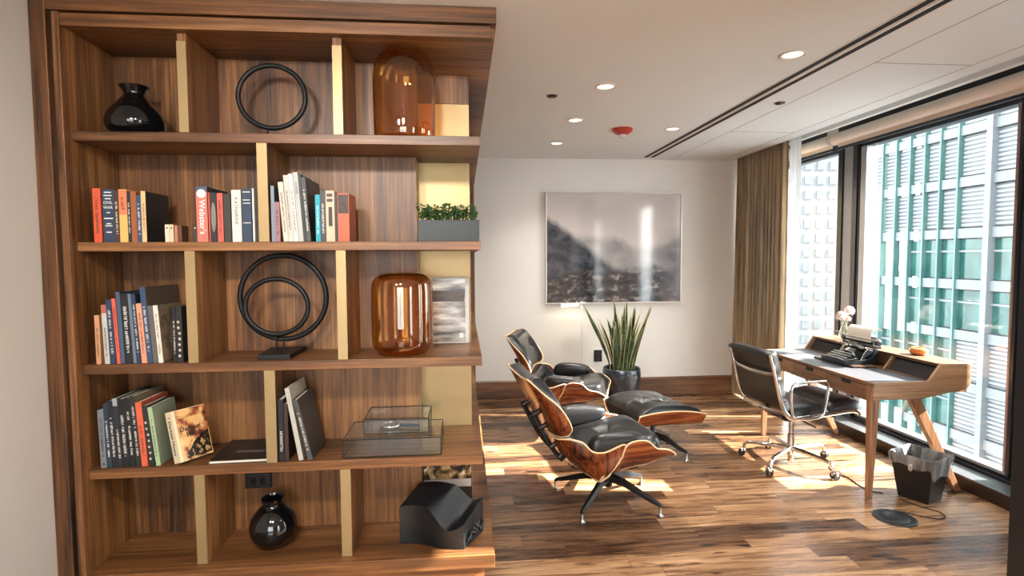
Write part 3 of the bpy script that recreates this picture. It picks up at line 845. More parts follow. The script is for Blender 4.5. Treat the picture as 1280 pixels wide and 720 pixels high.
# flat black book
t = thing('book', 'flat black softcover book lying on the lower shelf beside the brass upright', 'book', (-1.03, 2.68, SH[4][1] + 0.0005))
z0 = SH[4][1] + 0.0005
q = [(-1.150, 2.525), (-0.900, 2.535), (-0.935, 2.815), (-1.165, 2.815)]
def inset(q, d):
    cx = sum(a for a, b in q) / 4; cy = sum(b for a, b in q) / 4
    return [(a + (cx - a) * d, b + (cy - b) * d) for a, b in q]
obj('cover', MB().prism(q, z0 + 0.012, z0 + 0.0145, 'z'), bookmat((16, 17, 20)), t, bevel=0.0008)
obj('back_cover', MB().prism(q, z0, z0 + 0.0018, 'z'), bookmat((16, 17, 20)), t)
obj('pages', MB().prism(inset(q, 0.02), z0 + 0.0018, z0 + 0.012, 'z'), paper, t)
mk = MB()
rn = random.Random(8)
for j in range(2):
    x = -1.07
    while x < -0.95:
        l = rn.uniform(0.004, 0.009)
        mk.box(x, x + l * 0.7, 2.645 - 0.018 * j, 2.652 - 0.018 * j, z0 + 0.0145, z0 + 0.0149); x += l
obj('title', mk, plain('ink_grey', srgb(130, 126, 120)), t)

# photo book standing face out beside the amber jar, and one behind the black block
t = thing('book', 'photo book with a silvery grey picture cover standing face out beside the amber jar', 'book', (-0.09, 2.955, SH[3][1]))
t.rotation_euler = (0, 0, 0)
z0 = SH[3][1] + 0.0005
obj('cover', box(-0.175, 0.03, 2.930, 2.954, z0, z0 + 0.352), bookmat((196, 194, 190)), t, bevel=0.002)
obj('pages', box(-0.172, 0.0285, 2.9345, 2.9495, z0 + 0.352, z0 + 0.3535), paper, t)
m, nt, out = newmat('grey_landscape_print')
p = nd(nt, 'ShaderNodeBsdfPrincipled'); p.inputs['Roughness'].default_value = 0.25
no = nd(nt, 'ShaderNodeTexNoise'); no.inputs['Scale'].default_value = 1; no.inputs['Detail'].default_value = 5
nt.links.new(objcoord(nt, (5, 5, 26), rand=False), no.inputs['Vector'])
r_ = ramp(nt, [(0.36, srgb(24, 24, 26)), (0.44, srgb(110, 100, 92)), (0.55, srgb(176, 170, 164)), (0.68, srgb(236, 234, 230))])
nt.links.new(no.outputs['Fac'], r_.inputs[0]); nt.links.new(r_.outputs[0], p.inputs['Base Color']); nt.links.new(p.outputs[0], out.inputs[0])
pc = obj('cover_picture', box(-0.168, 0.010, 2.9288, 2.930, z0 + 0.01, z0 + 0.345), m, t)
obj('dark_print_band', box(-0.168, 0.004, 2.9278, 2.9288, z0 + 0.225, z0 + 0.285), picture('dark_band', 3.3, [(0.4, srgb(14, 14, 15)), (0.6, srgb(70, 44, 34))], (8, 8, 50)), pc)
obj('printed_square', box(-0.022, -0.002, 2.9278, 2.9288, z0 + 0.03, z0 + 0.055), bookmat((226, 224, 220)), pc)
z0 = 0.2245
t = thing('book', 'large picture book with a gold and white cover standing behind the black wavy block', 'book', (-0.1, 2.93, z0))
obj('cover', box(-0.228, 0.036, 2.944, 2.974, z0, z0 + 0.33), bookmat((60, 52, 44)), t, bevel=0.002)
obj('pages', box(-0.225, 0.0345, 2.948, 2.970, z0 + 0.33, z0 + 0.332), paper, t)
obj('cover_picture', box(-0.224, 0.032, 2.9428, 2.944, z0 + 0.17, z0 + 0.327), picture('gold_picture', 7.7, [(0.4, srgb(36, 32, 30)), (0.5, srgb(150, 116, 70)), (0.58, srgb(206, 176, 130)), (0.66, srgb(238, 232, 220))], (22, 22, 22)), t)
obj('white_band', box(-0.224, 0.032, 2.9428, 2.944, z0 + 0.125, z0 + 0.168), bookmat((214, 210, 206)), t)

# ---------------------------------------------------------------- vases, rings, jars
def smooth_prof(pts, n=6):
    """Catmull-Rom through (r, z) points"""
    out = []
    P = [pts[0]] + list(pts) + [pts[-1]]
    for i in range(1, len(P) - 2):
        for k in range(n):
            t_ = k / n
            q = []
            for c in (0, 1):
                a, b, d, e = P[i - 1][c], P[i][c], P[i + 1][c], P[i + 2][c]
                q.append(0.5 * (2 * b + (d - a) * t_ + (2 * a - 5 * b + 4 * d - e) * t_ ** 2 + (3 * b - a - 3 * d + e) * t_ ** 3))
            out.append((max(q[0], 0), q[1]))
    out.append(pts[-1])
    return out
t = thing('vase', 'squat black glazed vase with a flared lip on the top shelf', 'vase', (-1.460, 2.64, SH[1][1]))
body = [(0, 0.0), (0.06, 0.0), (0.085, 0.006), (0.113, 0.035), (0.118, 0.07), (0.10, 0.115), (0.07, 0.15), (0.045, 0.182), (0.043, 0.196), (0.052, 0.212), (0.061, 0.224)]
obj('body', MB().lathe(smooth_prof(body) + [(0.058, 0.226), (0.047, 0.212), (0.038, 0.196), (0.04, 0.18), (0.06, 0.14), (0, 0.10)], 40, (-1.460, 2.64, SH[1][1] + 0.0005)), black_gloss, t, smooth=60)
t = thing('vase', 'round black glazed vase with a short collar neck on the bottom shelf', 'vase', (-0.922, 2.66, 0.224))
body = [(0, 0.0), (0.03, 0.0), (0.058, 0.006), (0.096, 0.045), (0.109, 0.09), (0.10, 0.135), (0.075, 0.172), (0.052, 0.195), (0.047, 0.206), (0.05, 0.216), (0.052, 0.232)]
obj('body', MB().lathe(smooth_prof(body) + [(0.049, 0.234), (0.044, 0.216), (0.042, 0.2), (0.06, 0.165), (0, 0.12)], 40, (-0.922, 2.66, 0.2245)), black_gloss, t, smooth=60)

def ring_pts(c, rx, rz, n=56, yaw=0.0, wob=0.0):
    return [(c[0] + rx * math.cos(2 * PI * i / n) * math.cos(yaw), c[1] + rx * math.cos(2 * PI * i / n) * math.sin(yaw), c[2] + rz * math.sin(2 * PI * i / n)) for i in range(n)]
iron = plain('black_iron', srgb(24, 24, 25), rough=0.5, metal=0.4, var=0.15, scale=30)
t = thing('ring_sculpture', 'single black iron ring sculpture on the top shelf', 'sculpture', (-0.871, 2.66, SH[1][1]))
obj('ring', MB().tube(ring_pts((-0.871, 2.66, 2.347), 0.150, 0.142), 0.0115, 12, closed=True, up=Vector((0, 1, 0))), iron, t, smooth=60)
obj('stem', MB().cyl((-0.90, 2.66, SH[1][1] + 0.010), (-0.89, 2.66, 2.215), 0.005, n=10), iron, t, smooth=60)
obj('base', box(-0.95, -0.84, 2.61, 2.71, SH[1][1] + 0.0005, SH[1][1] + 0.012), iron, t, bevel=0.002)
t = thing('ring_sculpture', 'black iron sculpture of two nested rings on a slab base, middle shelf', 'sculpture', (-0.86, 2.66, SH[3][1]))
obj('outer_ring', MB().tube(ring_pts((-0.850, 2.675, 1.418), 0.198, 0.199), 0.0125, 12, closed=True, up=Vector((0, 1, 0))), iron, t, smooth=60)
obj('inner_ring', MB().tube(ring_pts((-0.874, 2.649, 1.376), 0.143, 0.130), 0.0115, 12, closed=True, up=Vector((0, 1, 0))), iron, t, smooth=60)
for x in (-0.885, -0.850):
    obj('stem', MB().cyl((x, 2.662, SH[3][1] + 0.02), (x, 2.662, 1.236), 0.005, n=10), iron, t, smooth=60)
obj('base', MB().prism([(-0.93, 2.545), (-0.79, 2.555), (-0.785, 2.78), (-0.95, 2.78)], SH[3][1] + 0.0005, SH[3][1] + 0.022), iron, t, bevel=0.002)

def amber_glass():
    m, nt, out = newmat('amber_glass')
    p = nd(nt, 'ShaderNodeBsdfPrincipled')
    p.inputs['Base Color'].default_value = (0.80, 0.36, 0.10, 1)
    p.inputs['Roughness'].default_value = 0.03
    p.inputs['Transmission Weight'].default_value = 0.0
    no = nd(nt, 'ShaderNodeTexNoise'); no.inputs['Scale'].default_value = 4
    nt.links.new(objcoord(nt), no.inputs['Vector'])
    t = nd(nt, 'ShaderNodeBsdfTransparent')
    r = ramp(nt, [(0.35, (0.83, 0.56, 0.28, 1)), (0.7, (0.88, 0.64, 0.36, 1))])
    nt.links.new(no.outputs['Fac'], r.inputs[0]); nt.links.new(r.outputs[0], t.inputs[0])
    g = nd(nt, 'ShaderNodeBsdfGlossy'); g.inputs['Roughness'].default_value = 0.02; g.inputs['Color'].default_value = (1, 0.86, 0.7, 1)
    lw = nd(nt, 'ShaderNodeLayerWeight'); lw.inputs['Blend'].default_value = 0.5
    dk = nd(nt, 'ShaderNodeMix', data_type='RGBA')
    pw = nd(nt, 'ShaderNodeMath', operation='POWER'); pw.inputs[1].default_value = 2.2
    nt.links.new(lw.outputs['Facing'], pw.inputs[0]); nt.links.new(pw.outputs[0], dk.inputs['Factor'])
    nt.links.new(r.outputs[0], dk.inputs[6]); dk.inputs[7].default_value = (0.26, 0.11, 0.04, 1); nt.links.new(dk.outputs[2], t.inputs[0])
    mx = nd(nt, 'ShaderNodeMixShader')
    nt.links.new(schlick(nt, 1.6, 0.07), mx.inputs[0]); nt.links.new(t.outputs[0], mx.inputs[1]); nt.links.new(g.outputs[0], mx.inputs[2])
    nt.links.new(mx.outputs[0], out.inputs[0])
    return m
amber = amber_glass()
def jar(name, label, c, prof):
    t = thing(name, label, 'jar', c)
    outer = smooth_prof(prof, 5)
    outer = [(r, max(z, 0)) for r, z in outer] + [(outer[-1][0] - 0.006, outer[-1][1] - 0.001), (outer[-1][0] - 0.007, outer[-1][1] - 0.008)]
    obj('body', MB().lathe(outer, 56, (c[0], c[1], c[2] + 0.0006)), amber, t, smooth=50, recalc=False)
    return t
jar('glass_jar', 'tall amber glass jar with a domed shoulder on the top shelf', (-0.266, 2.66, SH[1][1]),
    [(0, 0), (0.07, 0.0), (0.128, 0.004), (0.142, 0.025), (0.145, 0.10), (0.146, 0.26), (0.140, 0.335), (0.118, 0.386), (0.085, 0.408), (0.055, 0.415), (0.05, 0.415)])
jar('glass_jar', 'amber glass jar with rounded ends on the middle shelf beside the photo book', (-0.292, 2.66, SH[3][1]),
    [(0, 0), (0.07, 0.0), (0.11, 0.006), (0.138, 0.034), (0.146, 0.075), (0.147, 0.19), (0.146, 0.31), (0.137, 0.352), (0.110, 0.378), (0.075, 0.388), (0.06, 0.389)])

# ---------------------------------------------------------------- planter on the upper book shelf
PZ = SH[2][1] + 0.0005
t = thing('planter', 'long dark rectangular planter with a low succulent at the right end of the shelf', 'plant', (-0.065, 2.61, PZ))
char = wood('charred_wood', srgb(6, 9, 11), srgb(12, 17, 20), srgb(22, 29, 32), 'z', freq=2)
P0 = [(-0.205, 2.55), (0.077, 2.55), (0.077, 2.665), (-0.205, 2.665)]
pm = MB()
pm.v = [(x, y, PZ) for x, y in P0] + [(x, y, PZ + 0.098) for x, y in P0] + [(x * 0.94 - 0.0038, 2.6075 + (y - 2.6075) * 0.86, PZ + 0.098) for x, y in P0] + [(x * 0.94 - 0.0038, 2.6075 + (y - 2.6075) * 0.86, PZ + 0.08) for x, y in P0]
for a in (0, 4, 8):
    pm.f += [(a + i, a + (i + 1) % 4, a + 4 + (i + 1) % 4, a + 4 + i) for i in range(4)]
pm.f += [(3, 2, 1, 0), (12, 13, 14, 15)]
obj('pot', pm, char, t, bevel=0.0015)
obj('soil', box(-0.195, 0.068, 2.558, 2.657, PZ + 0.080, PZ + 0.086), plain('soil', srgb(40, 30, 24), rough=1, var=0.4, scale=80), t)
leafm = plain('jade_leaf', srgb(52, 84, 44), rough=0.35, var=0.35, scale=30)
rn = random.Random(11)
fol = MB()
for i in range(84):
    x, y = rn.uniform(-0.19, 0.065), rn.uniform(2.562, 2.652)
    hh = rn.uniform(0.035, 0.088)
    top = Vector((x + rn.uniform(-0.025, 0.025), y + rn.uniform(-0.02, 0.015), PZ + 0.085 + hh))
    b = Vector((x, y, PZ + 0.083))
    fol.tube([b, (b + top) / 2 + Vector((rn.uniform(-.004, .004), 0, 0)), top], [0.0022, 0.0018, 0.0012], 5)
    for k in range(9):
        a = rn.uniform(0, 2 * PI); el = rn.uniform(-0.2, 1.1)
        dr = Vector((math.cos(a) * math.cos(el), math.sin(a) * math.cos(el), math.sin(el)))
        p0 = b.lerp(top, rn.uniform(0.45, 1.0))
        l = rn.uniform(0.013, 0.021); wd = l * 0.46
        sd = dr.cross(Vector((0, 0, 1))).normalized(); up = sd.cross(dr)
        mid = p0 + dr * l * 0.55
        fol.add([p0, mid + sd * wd + up * 0.001, p0 + dr * l, mid - sd * wd + up * 0.001, mid - up * 0.003], [(0, 1, 4), (1, 2, 4), (2, 3, 4), (3, 0, 4), (0, 3, 1), (1, 3, 2)])
obj('foliage', fol, leafm, t, recalc=False)

# ---------------------------------------------------------------- glass display boxes with a magnifier
lead = plain('lead_came', srgb(40, 36, 32), rough=0.4, metal=0.6)
def glass_box(label, q, z0, h, cat='glass box'):
    cx = sum(a for a, b in q) / 4; cy = sum(b for a, b in q) / 4
    t = thing('glass_box', label, cat, (cx, cy, z0))
    z0 += 0.001
    edges = [((a[0], a[1], z), (b[0], b[1], z)) for z in (z0 + 0.002, z0 + h) for a, b in zip(q, q[1:] + q[:1])] + [((a[0], a[1], z0 + 0.002), (a[0], a[1], z0 + h)) for a in q]
    for e in edges:
        obj('frame_bar', MB().cyl(e[0], e[1], 0.0022, n=6), lead, t)
    for a, b in zip(q, q[1:] + q[:1]):
        obj('glass_pane', MB().add([(a[0], a[1], z0 + 0.003), (b[0], b[1], z0 + 0.003), (b[0], b[1], z0 + h - 0.002), (a[0], a[1], z0 + h - 0.002)], [(0, 1, 2, 3)]), clear_glass, t, recalc=False)
    obj('glass_lid', MB().add([(a, b, z0 + h) for a, b in q], [(0, 1, 2, 3)]), clear_glass, t, recalc=False)
    obj('glass_base', MB().add([(a, b, z0 + 0.002) for a, b in q], [(0, 1, 2, 3)]), clear_glass, t, recalc=False)
    return t
glass_box('large flat glass box with thin dark edges on the lower shelf', [(-0.560, 2.535), (-0.112, 2.535), (-0.112, 2.815), (-0.560, 2.815)], SH[4][1], 0.084)
glass_box('smaller glass box with dark edges stacked on the larger glass box', [(-0.476, 2.60), (-0.172, 2.60), (-0.172, 2.815), (-0.476, 2.815)], SH[4][1] + 0.0875, 0.070)
mz = SH[4][1] + 0.0875 + 0.0035
t = thing('magnifying_glass', 'silver-rimmed magnifying glass with a black handle inside the smaller glass box', 'magnifier', (-0.36, 2.70, mz))
obj('rim', MB().tube([(-0.365 + 0.043 * math.cos(2 * PI * i / 40), 2.70 + 0.043 * math.sin(2 * PI * i / 40), mz + 0.011) for i in range(40)], 0.010, 10, closed=True), chrome, t, smooth=60)
obj('lens', MB().sq((-0.365, 2.70, mz + 0.011), 0.037, 0.037, 0.006, 1, 1, 28, 10), clear_glass, t, smooth=80)
obj('handle', MB().cyl((-0.322, 2.692, mz + 0.011), (-0.222, 2.668, mz + 0.011), 0.0098, n=14), black_plastic, t, smooth=50, bevel=0.002)

# ---------------------------------------------------------------- black wavy block
t = thing('wavy_block', 'black carved block with a wavy top at the right end of the bottom shelf', 'sculpture', (-0.1, 2.65, 0.224))
ebony = plain('scorched_wood', srgb(13, 16, 20), rough=0.42, var=0.35, scale=18, bump=0.35, bscale=70)
def wave_top(s, q):
    """height of the top over the footprint: s along the front, q from front to back"""
    hi = 0.178 + 0.050 * q + 0.012 * math.sin(s * 5.0)
    lo = 0.088 + 0.060 * q + 0.030 * max(0, (s - 0.8) / 0.2) ** 1.5
    k = min(1, max(0, (s - 0.40 - 0.16 * q) / 0.36))
    k = k * k * (3 - 2 * k)
    return hi + (lo - hi) * k
A0, A1 = Vector((-0.318, 2.605)), Vector((-0.010, 2.522))     # front edge
D = Vector((0.085, 0.165))                                      # towards the back
def foot(s, q):
    p = A0.lerp(A1, s) + D * q
    if s > 0.5: p += Vector((0.012, 0.0)) * (s - 0.5) * 2 * q
    p.y += 0.012 * math.sin(s * PI * 2.0) * (1 - q)
    return p
obj('block', MB().slab(lambda u, v: Vector((*foot(u, v), 0.2252 + wave_top(u, v))), lambda u, v: Vector((*foot(u, v), 0.2245)), 36, 16), ebony, t, smooth=35)
rn = random.Random(5)
for k in range(5):
    s = 0.2 + 0.16 * k
    c = foot(1.0, s)
    obj('carved_curl', MB().tube([(c.x + 0.004 + 0.012 * math.sin(a * 1.1 + k), c.y + 0.012 * math.cos(a * 0.9 + k), 0.254 + 0.013 * k * 0.6 + 0.02 * math.sin(a)) for a in [i * 0.5 for i in range(11)]], 0.006, 6), ebony, t, smooth=60)
# ---------------------------------------------------------------- lounge chairs
def lerp(a, b, t): return a + (b - a) * t
def polyline(pts, t):
    """point at parameter t on a Catmull-Rom curve through pts"""
    n = len(pts) - 1
    x = min(max(t, 0), 1) * n
    i = min(int(x), n - 1); f = x - i
    P = [pts[max(i - 1, 0)], pts[i], pts[i + 1], pts[min(i + 2, n)]]
    P = [Vector(p) for p in P]
    return 0.5 * (2 * P[1] + (P[2] - P[0]) * f + (2 * P[0] - 5 * P[1] + 4 * P[2] - P[3]) * f ** 2 + (3 * P[1] - P[0] - 3 * P[2] + P[3]) * f ** 3)

def shell_fn(Bp, Ep, Wp, ex=0.75):
    """curled plywood sheet: Bp centre line (x,z), Ep side edge line (x,z), Wp half widths, all from v=0 to v=1"""
    def P(u, v):
        s = (u - 0.5) * 2
        v = 0.5 + (v - 0.5) * (1 - 0.17 * abs(s) ** 6)
        th = abs(s) * PI / 2
        a = math.sin(th) ** ex
        b = (1 - math.cos(th)) ** 1.15
        B = polyline(Bp, v); E = polyline(Ep, v); w = polyline(Wp, v).x
        x = lerp(B.x, E.x, b); z = lerp(B.y, E.y, b)
        return Vector((x, math.copysign(a, s) * w, z))
    return P
def normal_fn(P, e=0.004):
    def N(u, v):
        u0, u1 = max(u - e, 0), min(u + e, 1); v0, v1 = max(v - e, 0), min(v + e, 1)
        du = P(u1, v) - P(u0, v); dv = P(u, v1) - P(u, v0)
        n = du.cross(dv)
        return n.normalized() if n.length > 1e-9 else Vector((0, 0, 1))
    return N
def make_shell(t, name, Bp, Ep, Wp, wood_mat, flip, pad=0.05, pad_v=(0.04, 0.96), pad_u=(0.035, 0.965), buttons=(), thick=0.009, tuft=0.02, ex=0.75):
    P = shell_fn(Bp, Ep, Wp, ex); N = normal_fn(P)
    sg = -1 if flip else 1
    inner = lambda u, v: P(u, v) + N(u, v) * sg * thick
    sh = obj(name, MB().slab(P, inner, 40, 20), wood_mat, t, w=False, smooth=40)
    # pale ply rim: thin strip along the outline
    pts = []
    K = 40
    mid = lambda u, v: P(u, v) + N(u, v) * sg * thick * 0.5
    for i in range(K): pts.append(mid(i / K, 0))
    for i in range(K // 2): pts.append(mid(1, i / (K // 2)))
    for i in range(K): pts.append(mid(1 - i / K, 1))
    for i in range(K // 2): pts.append(mid(0, 1 - i / (K // 2)))
    clean = [pts[0]]
    for p in pts[1:]:
        if (p - clean[-1]).length > 0.004: clean.append(p)
    if (clean[0] - clean[-1]).length < 0.004: clean.pop()
    obj('plywood_edge', MB().tube(clean, 0.0058, 6, closed=True), ply_edge, sh, w=False, smooth=60)['label'] = 'pale plywood edge'
    # leather pad following the sheet
    u0, u1 = pad_u; v0, v1 = pad_v
    def thickp(a, b):
        f = (1 - abs(2 * a - 1) ** 7) * (1 - abs(2 * b - 1) ** 6)
        h = pad * max(f, 0) ** 0.5
        for (ba, bb) in buttons:
            d = math.hypot((a - ba) * 2.0, (b - bb) * 1.0)
            h -= tuft * math.exp(-(d / 0.10) ** 2)
        return max(h, 0.0)
    def pa(a, b): return P(lerp(u0, u1, a), lerp(v0, v1, b)) + N(lerp(u0, u1, a), lerp(v0, v1, b)) * sg * (thick + 0.0008)
    def pb(a, b):
        u, v = lerp(u0, u1, a), lerp(v0, v1, b)
        return P(u, v) + N(u, v) * sg * (thick + 0.001 + thickp(a, b))
    pd = obj('leather_pad', MB().slab(pa, pb, 48, 28), leather, t, w=False, smooth=60)
    for (ba, bb) in buttons:
        c = pb(ba, bb)
        obj('button', MB().sphere(tuple(c), 0.010, 10), leather, pd, w=False, smooth=80)
    return sh

def star_base(t, R0, angles, hub_z=0.15, mat=None, foot=True):
    mat = mat or black_metal
    obj('base_hub', MB().lathe([(0, hub_z - 0.05), (0.03, hub_z - 0.05), (0.034, hub_z - 0.02), (0.034, hub_z + 0.02), (0.024, hub_z + 0.035), (0.02, hub_z + 0.10), (0, hub_z + 0.10)], 24), mat, t, w=False, smooth=40)
    for a in angles:
        d = Vector((math.cos(R(a)), math.sin(R(a)), 0)); s = Vector((-d.y, d.x, 0))
        Z = Vector((0, 0, 1))
        st = [(0.022, hub_z + 0.012, 0.026, 0.024), (0.12, hub_z + 0.002, 0.022, 0.021), (R0 - 0.06, 0.088, 0.017, 0.014), (R0 - 0.01, 0.074, 0.014, 0.011), (R0 + 0.004, 0.066, 0.013, 0.010)]
        mb = MB()
        vs = []
        for r, z, hw, hh in st:
            c = d * r + Z * z
            vs += [c + s * hw - Z * hh, c + s * hw * 0.6 + Z * hh, c - s * hw * 0.6 + Z * hh, c - s * hw - Z * hh]
        fs = [(3, 2, 1, 0), tuple(4 * (len(st) - 1) + i for i in range(4))]
        for i in range(len(st) - 1):
            for k in range(4):
                l = (k + 1) % 4
                fs.append((i * 4 + k, i * 4 + l, i * 4 + 4 + l, i * 4 + 4 + k))
        mb.add(vs, fs)
        lg = obj('leg', mb, mat, t, w=False, bevel=0.004)
        p = d * (R0 - 0.004)
        obj('glide', MB().lathe([(0, 0.0), (0.019, 0.0), (0.021, 0.006), (0.012, 0.014), (0.009, 0.02), (0.009, 0.06), (0, 0.06)], 16, (p.x, p.y, 0)), steel, lg, w=False, smooth=40)

def lounge_chair(label, loc, rz, legs):
    t = thing('lounge_chair', label, 'armchair', loc, R(rz), 'leather and rosewood lounge chairs')
    # headrest, backrest, seat: curled plywood sheets (v runs bottom to top / rear to front)
    make_shell(t, 'headrest_shell', [(-0.455, 0.545), (-0.505, 0.66), (-0.57, 0.78), (-0.620, 0.880)],
               [(-0.385, 0.548), (-0.362, 0.61), (-0.43, 0.73), (-0.535, 0.825), (-0.612, 0.898)], [(0.30, 0), (0.335, 0), (0.335, 0), (0.30, 0), (0.25, 0)],
               rosewood_z, False, pad=0.085, buttons=((0.36, 0.5), (0.64, 0.5)))
    make_shell(t, 'backrest_shell', [(-0.175, 0.235), (-0.285, 0.30), (-0.375, 0.40), (-0.435, 0.515)],
               [(-0.185, 0.275), (-0.10, 0.385), (-0.045, 0.50), (-0.17, 0.465), (-0.25, 0.475), (-0.31, 0.53), (-0.425, 0.55)], [(0.30, 0), (0.37, 0), (0.375, 0), (0.375, 0), (0.37, 0), (0.35, 0), (0.30, 0)],
               rosewood_z, False, pad=0.070, pad_v=(0.06, 0.97), buttons=((0.38, 0.62), (0.62, 0.62)))
    make_shell(t, 'seat_shell', [(-0.185, 0.245), (-0.05, 0.262), (0.12, 0.30), (0.30, 0.372)],
               [(-0.165, 0.262), (-0.085, 0.40), (-0.03, 0.505), (0.085, 0.515), (0.155, 0.462), (0.235, 0.445), (0.315, 0.395)], [(0.31, 0), (0.375, 0), (0.385, 0), (0.385, 0), (0.38, 0), (0.37, 0), (0.34, 0)],
               rosewood_x, True, pad=0.030, pad_v=(0.05, 0.975))
    # loose seat cushion, tufted at the centre
    def warp(q):
        u, v = q.x / 0.24, q.y / 0.275
        if q.z > 0:
            d = math.hypot(u, v)
            q = q.copy(); q.z -= 0.036 * math.exp(-(d / 0.22) ** 2)
            a = math.atan2(v, u)
            q.z -= 0.012 * math.exp(-(d / 0.5) ** 2) * (0.5 + 0.5 * math.cos(6 * a)) ** 3
        return q
    M = Matrix.Rotation(R(-11), 4, 'Y')
    cs = obj('seat_cushion', MB().sq((0.005, 0, 0.385), 0.265, 0.288, 0.082, 0.45, 0.32, 56, 36, M, warp), leather, t, w=False, smooth=80)
    obj('button', MB().sphere((0.010, 0, 0.438), 0.012, 12), leather, cs, w=False, smooth=80)
    # arm pads
    for s in (-1, 1):
        def wa(q, s=s):
            q = q.copy()
            q.z *= 1 - 0.25 * (q.x / 0.17); q.z += 0.012 * (q.x / 0.17)
            return q
        ap = obj('arm_pad', MB().sq((-0.07, s * 0.310, 0.488), 0.180, 0.054, 0.072, 0.75, 0.55, 40, 20, None, wa), leather, t, w=False, smooth=80)
    # back braces with rubber mounts
    for s in (-1, 1):
        y = s * 0.12
        br = obj('back_brace', MB().tube([(-0.545, y, 0.665), (-0.512, y, 0.60), (-0.455, y, 0.49), (-0.400, y, 0.405), (-0.345, y, 0.345)], 0.015, 8, flat=0.45), black_metal, t, w=False, smooth=50)
        for (x, z, nx, nz) in ((-0.536, 0.645, 0.035, 0.015), (-0.492, 0.56, 0.035, 0.015), (-0.420, 0.435, 0.04, 0.03), (-0.365, 0.368, 0.04, 0.035)):
            obj('mount', MB().cyl((x - 0.006, y, z - 0.004), (x + nx, y, z + nz), 0.016, n=14), black_plastic, br, w=False, smooth=40)
    # under-seat mechanism and star base
    obj('swivel_plate', MB().cyl((-0.01, 0, 0.232), (0.0, 0, 0.262), 0.10, 0.13, 24), black_metal, t, w=False, smooth=40)
    obj('support_arm', MB().tube([(0.0, 0, 0.235), (-0.12, 0, 0.228), (-0.26, 0, 0.27)], 0.022, 8, flat=1.8), black_metal, t, w=False, smooth=50)
    star_base(t, 0.372, legs)
    return t
lounge_chair('black leather lounge chair with rosewood shells, the nearer one beside the bookcase', (0.93, 3.45, 0), 8, [a - 8 for a in (147, 231, 316, 36, 93)])
lounge_chair('farther black leather lounge chair with rosewood shells, before the lit floor lamp', (1.03, 4.95, 0), -18, [a + 18 for a in (180, 250, 318, 36, 106)])

# ottoman
t = thing('ottoman', 'black leather ottoman with a rosewood underside in front of the potted snake plant', 'ottoman', (1.53, 4.27, 0), R(14))
def oshell(u, v):
    x = (u - 0.5) * 0.60; y = (v - 0.5) * 0.56
    return Vector((x, y, 0.275 + 0.105 * abs(2 * v - 1) ** 7 + 0.03 * (1 - (2 * u - 1) ** 2) * abs(2 * v - 1) ** 7 - 0.018 * (x / 0.30)))
oN = normal_fn(oshell)
sh = obj('ottoman_shell', MB().slab(oshell, lambda u, v: oshell(u, v) + oN(u, v) * 0.010, 30, 30), rosewood_x, t, w=False, smooth=40)
edge = [oshell(i / 20, 0) for i in range(20)] + [oshell(1, i / 20) for i in range(20)] + [oshell(1 - i / 20, 1) for i in range(20)] + [oshell(0, 1 - i / 20) for i in range(20)]
obj('plywood_edge', MB().tube([e + Vector((0, 0, 0.006)) for e in edge], 0.006, 6, closed=True), ply_edge, sh, w=False, smooth=60)
def ocush_top(u, v):
    a, b = 2 * u - 1, 2 * v - 1
    f = max((1 - abs(a) ** 6) * (1 - abs(b) ** 6), 0) ** 0.45
    h = 0.135 * f + 0.03 * (1 - a * a) * f
    for bx in (-0.32, 0.32):
        d = math.hypot(a - bx, b)
        h -= 0.044 * math.exp(-(d / 0.18) ** 2) * f
        an = math.atan2(b, a - bx)
        h -= 0.014 * f * math.exp(-(d / 0.5) ** 2) * (0.5 + 0.5 * math.cos(6 * an)) ** 3
    p = oshell(0.015 + 0.97 * u, 0.015 + 0.97 * v)
    return p + Vector((0.012 * a * f * (1 - abs(a)), 0, 0.012 + h))
cu = obj('ottoman_cushion', MB().slab(lambda u, v: oshell(0.015 + 0.97 * u, 0.015 + 0.97 * v) + Vector((0, 0, 0.011)), ocush_top, 56, 56), leather, t, w=False, smooth=80)
for bx in (0.34, 0.66):
    q = ocush_top(bx, 0.5)
    obj('button', MB().sphere((q.x, q.y, q.z + 0.002), 0.011, 12), leather, cu, w=False, smooth=80)
obj('swivel_plate', MB().cyl((0, 0, 0.24), (0, 0, 0.305), 0.06, 0.10, 24), black_metal, t, w=False, smooth=40)
star_base(t, 0.29, [-60, 30, 120, 210], hub_z=0.14)

# ---------------------------------------------------------------- desk
DK = thing('writing_desk', 'walnut writing desk with a grey top and rear cubbies standing by the window', 'desk', (3.0, 3.95, 0))
DY0, DY1 = 3.295, 4.62
leather_top = plain('grey_desk_leather', srgb(70, 70, 74), rough=0.5, var=0.04, scale=30)
obj('desk_top', box(2.665, 3.05, DY0 + 0.012, DY1 - 0.012, 0.757, 0.767), leather_top, DK, bevel=0.001)
obj('top_edge', MB().prism([(2.648, 0.745), (2.6645, 0.745), (2.6645, 0.768), (2.648, 0.768)], DY0, DY1, 'y'), desk_wood_y, DK, bevel=0.002)
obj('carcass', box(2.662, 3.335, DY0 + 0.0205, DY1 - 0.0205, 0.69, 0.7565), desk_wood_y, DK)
endpoly = [(2.70, 0.655), (3.00, 0.655), (3.30, 0.712), (3.325, 0.722), (3.340, 0.745), (3.340, 0.884), (3.126, 0.884), (3.050, 0.780), (3.043, 0.770), (2.655, 0.770), (2.655, 0.655)]
obj('end_panel', MB().prism(endpoly, DY0, DY0 + 0.020, 'y'), desk_wood_x_lit, DK, bevel=0.002)
obj('end_panel', MB().prism(endpoly, DY1 - 0.020, DY1, 'y'), desk_wood_x_lit, DK, bevel=0.002)
obj('hutch_top', box(3.118, 3.338, DY0 + 0.0205, DY1 - 0.0205, 0.866, 0.884), desk_wood_y, DK, bevel=0.001)
